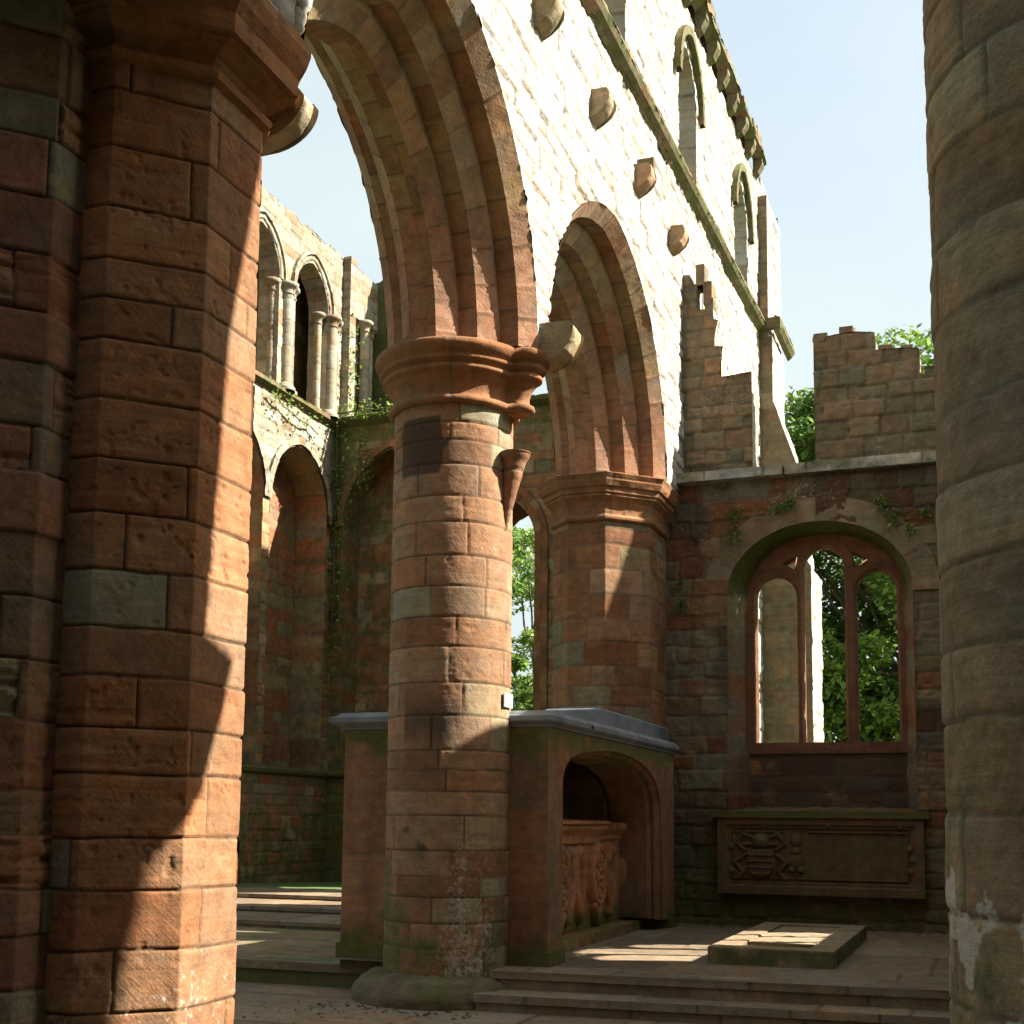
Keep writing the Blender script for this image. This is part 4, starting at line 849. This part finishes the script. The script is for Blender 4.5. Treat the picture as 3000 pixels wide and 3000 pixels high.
def hchest(U, V):
    H = np.zeros(U.shape)
    def mx(x):
        nonlocal H; H = np.maximum(H, x)
    for yc, w in ((12.62, .8), (13.95, 1.), (15.25, .8)):
        mx(np.minimum(dome(U, V, yc, 1.0, .30*w, .38, .20), .10)); H = np.where(((U-yc)/(.22*w))**2+((V-1.0)/.30)**2 < 1, np.minimum(H, .045+.05*sstep(.42, .6, fbm(U*20, V*20, 5, 2))), H)
        mx(dome(U, V, yc, 1.30, .09, .06, .11)); mx(tube(U, V, [(yc-.12, .66), (yc-.02, .5), (yc+.1, .62)], .05, .09)); mx(tube(U, V, [(yc, .66), (yc+.02, .45)], .05, .09))
    for yc, sgn in ((13.28, -1), (14.56, 1), (12.98, 1), (15.66, 1)):
        mx(tube(U, V, [(yc-.18*sgn, 1.16), (yc-.05*sgn, 1.28), (yc+.10*sgn, 1.24), (yc+.13*sgn, 1.0), (yc+.03*sgn, .75), (yc-.08*sgn, .55)], .075, .085)); mx(tube(U, V, [(yc-.2*sgn, 1.1), (yc-.16*sgn, .8), (yc-.1*sgn, .62)], .035, .06)); mx(dome(U, V, yc+.1*sgn, 1.26, .08, .07, .10))
    return H+.012*fbm(U*14, V*14, 8, 3)
mb = MB(); relief(mb, XP(SXX), 12.3, 15.76, .4, 1.36, .011, hchest, (1, 0, 0), RSY, 1401); mb.build('carved_front', M_TOMB, chest)
CS = dict(RSY, bl=(.9, 1.6), moss_shadef=None)
mb = MB(); profile_y(mb, [(SXX+.02, 1.34), (SXX+.06, 1.36), (SXX+.06, 1.44), (SXX+.12, 1.50), (SXX+.12, 1.55), (SXX+.17, 1.57), (SXX+.17, 1.60), (SXX-.2, 1.62)], 12.3, 14.06, CS, 1411, .03)
for k in range(58):
    y = 12.32+k*.03
    sbox(mb, SXX+.115, SXX+.155, y, y+.017, 1.505, 1.548, CS, 1413, .03, 'yXY')
lid = mb.build('cornice', M_TOMB, chest)
mb = MB(); profile_y(mb, [(SXX+.0, 1.36), (SXX+.03, 1.40), (SXX+.03, 1.44), (SXX+.10, 1.50), (SXX+.11, 1.58), (SXX-.2, 1.60)], 14.08, 15.76, dict(CS, rough=.014, pit=.02), 1415, .03); mb.build('cornice', M_TOMB, chest)
mb = MB(); sbox(mb, -4.88, SXX-.02, 12.3, 15.74, .3, 1.58, CS, 1417, .12, 'xyYZ'); mb.build('chest_body', M_TOMB, chest)
mb = MB(); sbox(mb, -4.4, -4.02, 11.55, 15.3, .28, .41, dict(CS, bl=(.5, .9), moss=.5), 1419, .03, 'xXyYZ'); mb.build('plinth', M_TOMB, chest)

# ================================================================== GRAVE KERB on the floor
kerb = tag(empty('grave_slab', (-1.95, 13.4, .3)), 'low raised grave slab on the chapel paving, crossed by strips of sunlight', 'grave slab')
KS = st([(1, (.27, .22, .15)), (1, (.28, .23, .157))], ch=None, bl=(4, 6), g=.008, rough=.006, off=.004, moss_shadef=lambda P, U, V: .3*fbm(U*3, V*3, 4)+.4*(P[..., 2] < .44))  # moss, plus a green darkening of the sides standing in for their shade
for (x0, x1, y0, y1) in ((-2.50, -1.36, 11.82, 12.12), (-2.50, -1.36, 14.72, 15.02), (-2.50, -2.26, 12.13, 14.71), (-1.60, -1.36, 12.13, 14.71)):
    mb = MB(); sbox(mb, x0, x1, y0, y1, .29, .455, KS, int(1500+x0*100+y0*10), .025, 'xXyYZ'); mb.build('kerb_stone', M_FLAG, kerb)
mb = MB(); sbox(mb, -2.255, -1.605, 12.62, 14.71, .29, .440, KS, 1521, .025, 'xXyYZ'); mb.build('ledger', M_FLAG, kerb)
# ================================================================== WALL MEMORIAL
memo = tag(empty('wall_memorial', (-2.0, 16.2, 1.2)), 'wide carved stone memorial with shield and helm, set low under the three-light window', 'memorial')
MS = st([(1, (.155, .10, .056)), (1, (.17, .112, .063))], ch=None, bl=None, g=0, off=0, rough=.005, er=0, moss=.3)
def hmemo(U, V):
    def rect(u0, u1, v0, v1, e): return np.minimum(np.minimum(U-u0, u1-U), np.minimum(V-v0, v1-V))/e
    d = np.minimum(np.minimum(U+3.27, -.78-U), np.minimum(V-.72, 1.67-V))
    H = .10*np.ones(U.shape); H = np.where(d > .10, .075, H); H = np.where(d > .13, .05+.03*np.cos((d-.13)/.06*3.14)**2, H); H = np.where(d > .19, .035, H)
    p = rect(-2.10, -1.08, .95, 1.47, .02); H = np.where(p > 0, .05-.04*np.clip(p, 0, 1), H); q = rect(-2.02, -1.16, 1.02, 1.42, .02)
    H = np.where(q > 1, .012+.006*(np.sin((V-1.02)*2*np.pi/.055) > .2)*(vn(U*38, np.floor((V-1.02)/.055), 3) > .35), H)
    H = np.where((rect(-2.46, -2.14, .92, 1.50, .02) > 0), .05, H)
    for cu, cv, r in ((-2.3, 1.38, .08), (-2.3, 1.25, .06), (-2.3, 1.12, .10), (-2.36, 1.02, .05), (-2.24, 1.02, .05)): H = np.maximum(H, .05+dome(U, V, cu, cv, r, r, .05))
    sh = (np.abs(U+2.74) < .165) & (V < 1.27) & (V > 1.08) | ((((U+2.74)/.165)**2+((V-1.08)/.17)**2 < 1) & (V <= 1.08))
    H = np.where(sh, .10+.01*fbm(U*25, V*25, 3, 2)+.015*(np.abs(np.sin((V-1)*40)) > .9), H)
    H = np.maximum(H, .035+dome(U, V, -2.74, 1.37, .12, .11, .10)); H = np.maximum(H, .03+tube(U, V, [(-2.95, 1.33), (-2.53, 1.33)], .03, .06))
    for sg in (-1, 1):
        c = -2.74
        H = np.maximum(H, .03+tube(U, V, [(c+sg*.12, 1.42), (c+sg*.22, 1.46), (c+sg*.30, 1.34), (c+sg*.20, 1.26)], .03, .06)); H = np.maximum(H, .03+tube(U, V, [(c+sg*.2, 1.2), (c+sg*.32, 1.1), (c+sg*.22, .98), (c+sg*.3, .9)], .035, .06))
    for cu, cv in ((-.93, 1.30), (-.93, 1.02), (-1.05, 1.56), (-3.12, 1.3), (-3.12, 1.0), (-1.9, 1.57), (-2.7, 1.57), (-.9, 1.16)): H = np.maximum(H, .05+dome(U, V, cu, cv, .05, .05, .05))
    return H*1.25+.006*fbm(U*12, V*12, 6, 3)
mb = MB(); relief(mb, YP(16.27), -3.28, -.77, .71, 1.68, .0085, hmemo, (0, -1, 0), MS, 1601)
sbox(mb, -3.28, -.77, 16.15, 16.29, .705, 1.675, dict(MS, rough=0), 1603, .04, 'xX'); mb.build('carved_panel', M_TOMB, memo)
mb = MB(); sbox(mb, -3.36, -.70, 16.10, 16.31, 1.665, 1.75, dict(MS, moss=.6, rough=.008), 1605, .025, 'xXyZz'); mb.build('cornice', M_TOMB, memo)
# ================================================================== NOTICE
notice = tag(empty('notice_plate', (-4.05, 10.6, 2.65)), 'small white notice plate fixed to the round column just above the tomb roof', 'notice')
o = bevelbox('plate', M_SIGN, notice, -.008, .008, -.10, .10, -.065, .065, .003, 1); notice.location = (-4.098, 10.75, 2.685)

# ================================================================== PLANTS
def leaves(mb, pts, size, rng, cols, flat=.5, droop=.2):
    n = len(pts); pts = np.array(pts); az = rng.uniform(0, 2*np.pi, n); el = rng.normal(-.15, flat, n); L = size*rng.uniform(.6, 1.3, n); W = L*rng.uniform(.55, .85, n)
    d = np.stack([np.cos(az)*np.cos(el), np.sin(az)*np.cos(el), np.sin(el)], -1); sd = np.cross(d, np.stack([np.zeros(n), np.zeros(n), np.ones(n)], -1)); sd /= np.maximum(np.linalg.norm(sd, axis=1, keepdims=True), 1e-6)
    ro = rng.normal(0, .5, n); up = np.cross(sd, d); sd = sd*np.cos(ro)[:, None]+up*np.sin(ro)[:, None]
    a = pts; b = pts+d*L[:, None]*.5+sd*W[:, None]*.5-up*(L*.06)[:, None]; c = pts+d*L[:, None]-up*(L*droop)[:, None]; e = pts+d*L[:, None]*.5-sd*W[:, None]*.5-up*(L*.06)[:, None]
    P = np.stack([a, b, c, e], 1); k = rng.integers(0, len(cols), n); C = np.array(cols)[k]*rng.uniform(.7, 1.25, n)[:, None]
    mb.v.append(P.reshape(-1, 3)); mb.q.append(np.arange(n*4).reshape(n, 4)+mb.n); mb.c.append(np.repeat(C, 4, 0)); mb.a.append(np.zeros((n*4, 4))); mb.n += n*4
LC = [(.14, .25, .04), (.20, .31, .055), (.10, .19, .032), (.27, .36, .09)]
def limb(mb, a, b, r0, r1, k=8, segs=6, wob=.0, rng=None):
    a = np.array(a, float); b = np.array(b, float); t = np.linspace(0, 1, segs+1); ax = a+(b-a)*t[:, None]
    if rng is not None: ax[1:-1] += rng.normal(0, wob, (segs-1, 3))
    d = (b-a)/np.linalg.norm(b-a); x = np.cross(d, [.3, .9, .1]); x /= np.linalg.norm(x); y = np.cross(d, x); th = np.linspace(0, 2*np.pi, k+1); r = r0+(r1-r0)*t
    P = ax[:, None]+(x[None, None]*np.cos(th)[None, :, None]+y[None, None]*np.sin(th)[None, :, None])*r[:, None, None]; mb.grid(P)
def tree(name, loc, h, rad, zc, hz, nclump, nleaf, size, seed, label, dens=1.):
    rng = np.random.default_rng(seed); t = tag(empty(name, loc), label, 'tree', 'trees beyond the ruin'); o3 = np.array([loc[0], loc[1], 0])
    mb = MB(); limb(mb, (0, 0, -.1), (.2, .1, zc), .32, .16, 12, 8, .05, rng); ml = MB()
    for i in range(nclump):
        while True:
            p = rng.uniform(-1, 1, 3); q = np.linalg.norm(p)
            if .35 < q < 1: break
        p = p/q*q**.6; c = np.array([p[0]*rad, p[1]*rad, zc+p[2]*hz]); cr = rng.uniform(.55, 1.15)*rad*.2
        z0 = rng.uniform(.35, .9)*zc; 
        if i % 5 == 0: limb(mb, (.15*z0/zc, .08*z0/zc, z0), c, .07, .02, 6, 5, .12, rng)
        v = rng.normal(0, 1, (nleaf, 3)); v /= np.linalg.norm(v, axis=1, keepdims=True); r = rng.uniform(.3, 1, nleaf)**.5*cr
        v = v*r[:, None]; v[:, 2] *= .6
        leaves(ml, c+v, size, rng, LC)
        nt_ = 3; d = rng.normal(0, 1, (nt_, 3)); d /= np.linalg.norm(d, axis=1, keepdims=True)
        for e in d: limb(mb, c, c+e*cr*.9*np.array([1, 1, .6]), .018, .006, 4, 2)
    mb.build('trunk', M_BARK, t, local=True); ml.build('crown', M_LEAF, t, smooth=False, local=True)
    return t
tree('broadleaf_tree', (-1.4, 32.5, -.05), 14, 4.9, 6.7, 6.7, 330, 380, .185, 1, 'big leafy tree filling the right lights of the three-light window')
tree('broadleaf_tree', (-5.2, 37, -.05), 12, 4.0, 6.6, 6.4, 90, 260, .18, 2, 'leafy tree just behind the gap between stepped ruin and broken parapet')
tree('broadleaf_tree', (-15.6, 44, -.05), 13, 4.6, 6.6, 6.3, 150, 210, .19, 3, 'lighter tree with sky holes seen through the narrow choir lancet')
tree('broadleaf_tree', (1.6, 39, -.05), 16, 4.5, 9.0, 7.4, 70, 260, .19, 4, 'tree top showing above the broken parapet beside the right column')
tree('leafy_shrub', (-2.7, 29.5, -.05), 5, 2.4, 2.6, 2.9, 70, 260, .17, 5, 'rounded leafy shrub low behind the middle light of the three-light window')
tree('leafy_shrub', (.9, 34.5, -.05), 6, 3.2, 3.6, 3.9, 90, 260, .18, 6, 'taller leafy shrub low behind the right light of the three-light window')
tree('leafy_shrub', (-13.2, 36, -.05), 6, 2.8, 3.6, 3.9, 70, 240, .18, 7, 'leafy shrub at the foot of the narrow choir lancet')
def tuft(loc, r, n, size, label, seed, out=(0, -1, 0), name='wall_plant', hang=.4, cat='plant'):
    rng = np.random.default_rng(seed); t = tag(empty(name, loc), label, cat, 'small plants growing on the walls'); ml = MB(); o3 = np.array(out, float)
    v = rng.normal(0, 1, (n, 3))*r*.45; v -= np.outer(np.minimum(v@o3, 0), o3)*1.0; v += o3*.01; v[:, 2] -= np.abs(rng.normal(0, r*hang*.5, n)); leaves(ml, v, size, rng, LC[:3]+[(.16, .22, .05)], .7)
    mb = MB()
    for i in range(10): e = v[rng.integers(0, n)]; limb(mb, (0, 0, 0), e, .004, .002, 4, 2)
    ml.build('foliage', M_LEAF, t, smooth=False, local=True); mb.build('stem', M_BARK, t, local=True); return t
TF = [((-3.06, 16.26, 5.62), .13, 'rounded dark green tuft, upper of two left of the window arch'), ((-3.05, 16.26, 5.36), .13, 'rounded dark green tuft, lower of two left of the window arch'),
      ((-2.48, 16.26, 5.67), .12, 'yellow-green tuft just above the window arch, left of its crown'), ((-2.31, 16.26, 5.73), .09, 'smaller yellow-green tuft highest above the window arch'),
      ((-1.18, 16.26, 5.63), .12, 'spreading dark tuft right of the window arch crown'), ((-1.05, 16.26, 5.44), .12, 'bright green tuft lower right of the window arch crown'), ((-.67, 16.26, 5.48), .06, 'tiny tuft on the chapel wall nearest the right column'), ((-.85, 16.26, 5.27), .07, 'flat dark tuft in a joint over the right haunch of the window arch'),
      ((-3.76, 16.27, 4.47), .09, 'tuft in the joint beside the red half pier, below another one'), ((-3.78, 16.27, 4.76), .06, 'small tuft beside the red half pier, above another one')]
for k, (p, r, lab) in enumerate(TF): tuft(p, r, 90 if r > .08 else 45, .045, lab, 50+k)
# ivy and weeds on the choir walls
def ivy(pts, n, size, label, seed, spread=.16):
    rng = np.random.default_rng(seed); pts = np.array(pts, float); t = tag(empty('ivy', tuple(pts[0])), label, 'ivy'); ml = MB(); mb = MB()
    q, _ = resample(pts[:, [0, 2]], n); yy = np.interp(np.linspace(0, 1, n), np.linspace(0, 1, len(pts)), pts[:, 1]); v = np.stack([q[:, 0], yy, q[:, 1]], -1)-pts[0]+rng.normal(0, spread, (n, 3))*np.array([1, .5, 1.2]); leaves(ml, v, size, rng, LC, .6)
    for a, b in zip(pts[:-1], pts[1:]): limb(mb, a-pts[0], b-pts[0], .02, .015, 5, 4, .03, rng)
    ml.build('foliage', M_LEAF, t, smooth=False, local=True); mb.build('stem', M_BARK, t, local=True)
ivy([(-13.0, 23.55, 10.0), (-12.98, 23.55, 8.8), (-13.0, 23.56, 7.2), (-13.02, 23.6, 5.2)], 560, .085, 'long strand of ivy hanging down the inner corner of the choir', 91)
ivy([(-13.0, 23.9, 12.6), (-12.95, 23.95, 11.6), (-13.0, 24.0, 10.4)], 260, .08, 'ivy climbing the pilaster beside the upper choir arch', 92, .13)
ivy([(-13.0, 23.5, 10.3), (-12.2, 23.5, 10.3), (-11.4, 23.5, 10.25)], 200, .08, 'weeds along the ledge of the choir end wall', 93, .09)
ivy([(-12.98, 20.8, 9.9), (-12.98, 21.5, 9.75), (-12.98, 22.7, 9.6)], 170, .075, 'pale weeds sprouting on the sunlit band below the upper choir arches', 94, .16)
ivy([(-12.4, 23.5, 9.6), (-12.35, 23.5, 9.0), (-12.4, 23.5, 8.6)], 160, .09, 'short ivy spray beside the blind arch of the choir end wall', 95, .12)

# loose cap stones on the broken wall heads
rng = random.Random(11); mb = MB()
for (x, z) in ((-1.95, 8.0), (-1.62, 8.03), (-1.12, 7.74), (-.86, 7.72), (-.55, 7.36)):
    w_ = rng.uniform(.14, .22); sbox(mb, x-w_/2, x+w_/2, 16.64, 17.05, z-.02, z+rng.uniform(.05, .12), dict(RS, ch=None, bl=None, rough=.03), rng.randint(0, 9999), .02)
mb.build('cap_stone', M_BRN, bpy.data.objects['ruined_parapet'])
# dry grass on the coping, leaf litter in the corners of the paving
rg = np.random.default_rng(71)
for k, (x, lab) in enumerate(((-1.05, 'tuft of dry grass on the coping under the broken parapet'), (-3.55, 'green tuft on the coping at the foot of the stepped ruin'))):
    t = tag(empty('grass_tuft', (x, 16.45, 6.21)), lab, 'grass tuft'); mb = MB()
    for i in range(46):
        b = np.array([rg.normal(0, .09), rg.normal(0, .04), -.01]); limb(mb, b, b+np.array([rg.normal(0, .05), rg.normal(0, .04), rg.uniform(.06, .26 if k == 0 else .12)]), .003, .001, 3, 2)
    for c in mb.c: c[:] = (.33, .28, .14) if k == 0 else (.12, .19, .035)
    mb.build('blades', M_LEAF, t, local=True)
ml = MB(); P = []
for i in range(420):
    q = rg.random()
    if q < .45: P.append((rg.uniform(-3.6, .6), 16.2-abs(rg.normal(0, .25)), .318))
    elif q < .7: P.append((rg.uniform(-5.5, -4.0), 10.0-abs(rg.normal(0, .3)), .016))
    else: P.append((rg.uniform(-6.5, .8), rg.uniform(8.2, 10.0), .014))
leaves(ml, np.array(P), .045, rg, [(.16, .10, .045), (.20, .14, .06), (.11, .075, .035)], .12, .05); o = ml.build('leaf_litter', M_LEAF, None, smooth=False); o['kind'] = 'stuff'
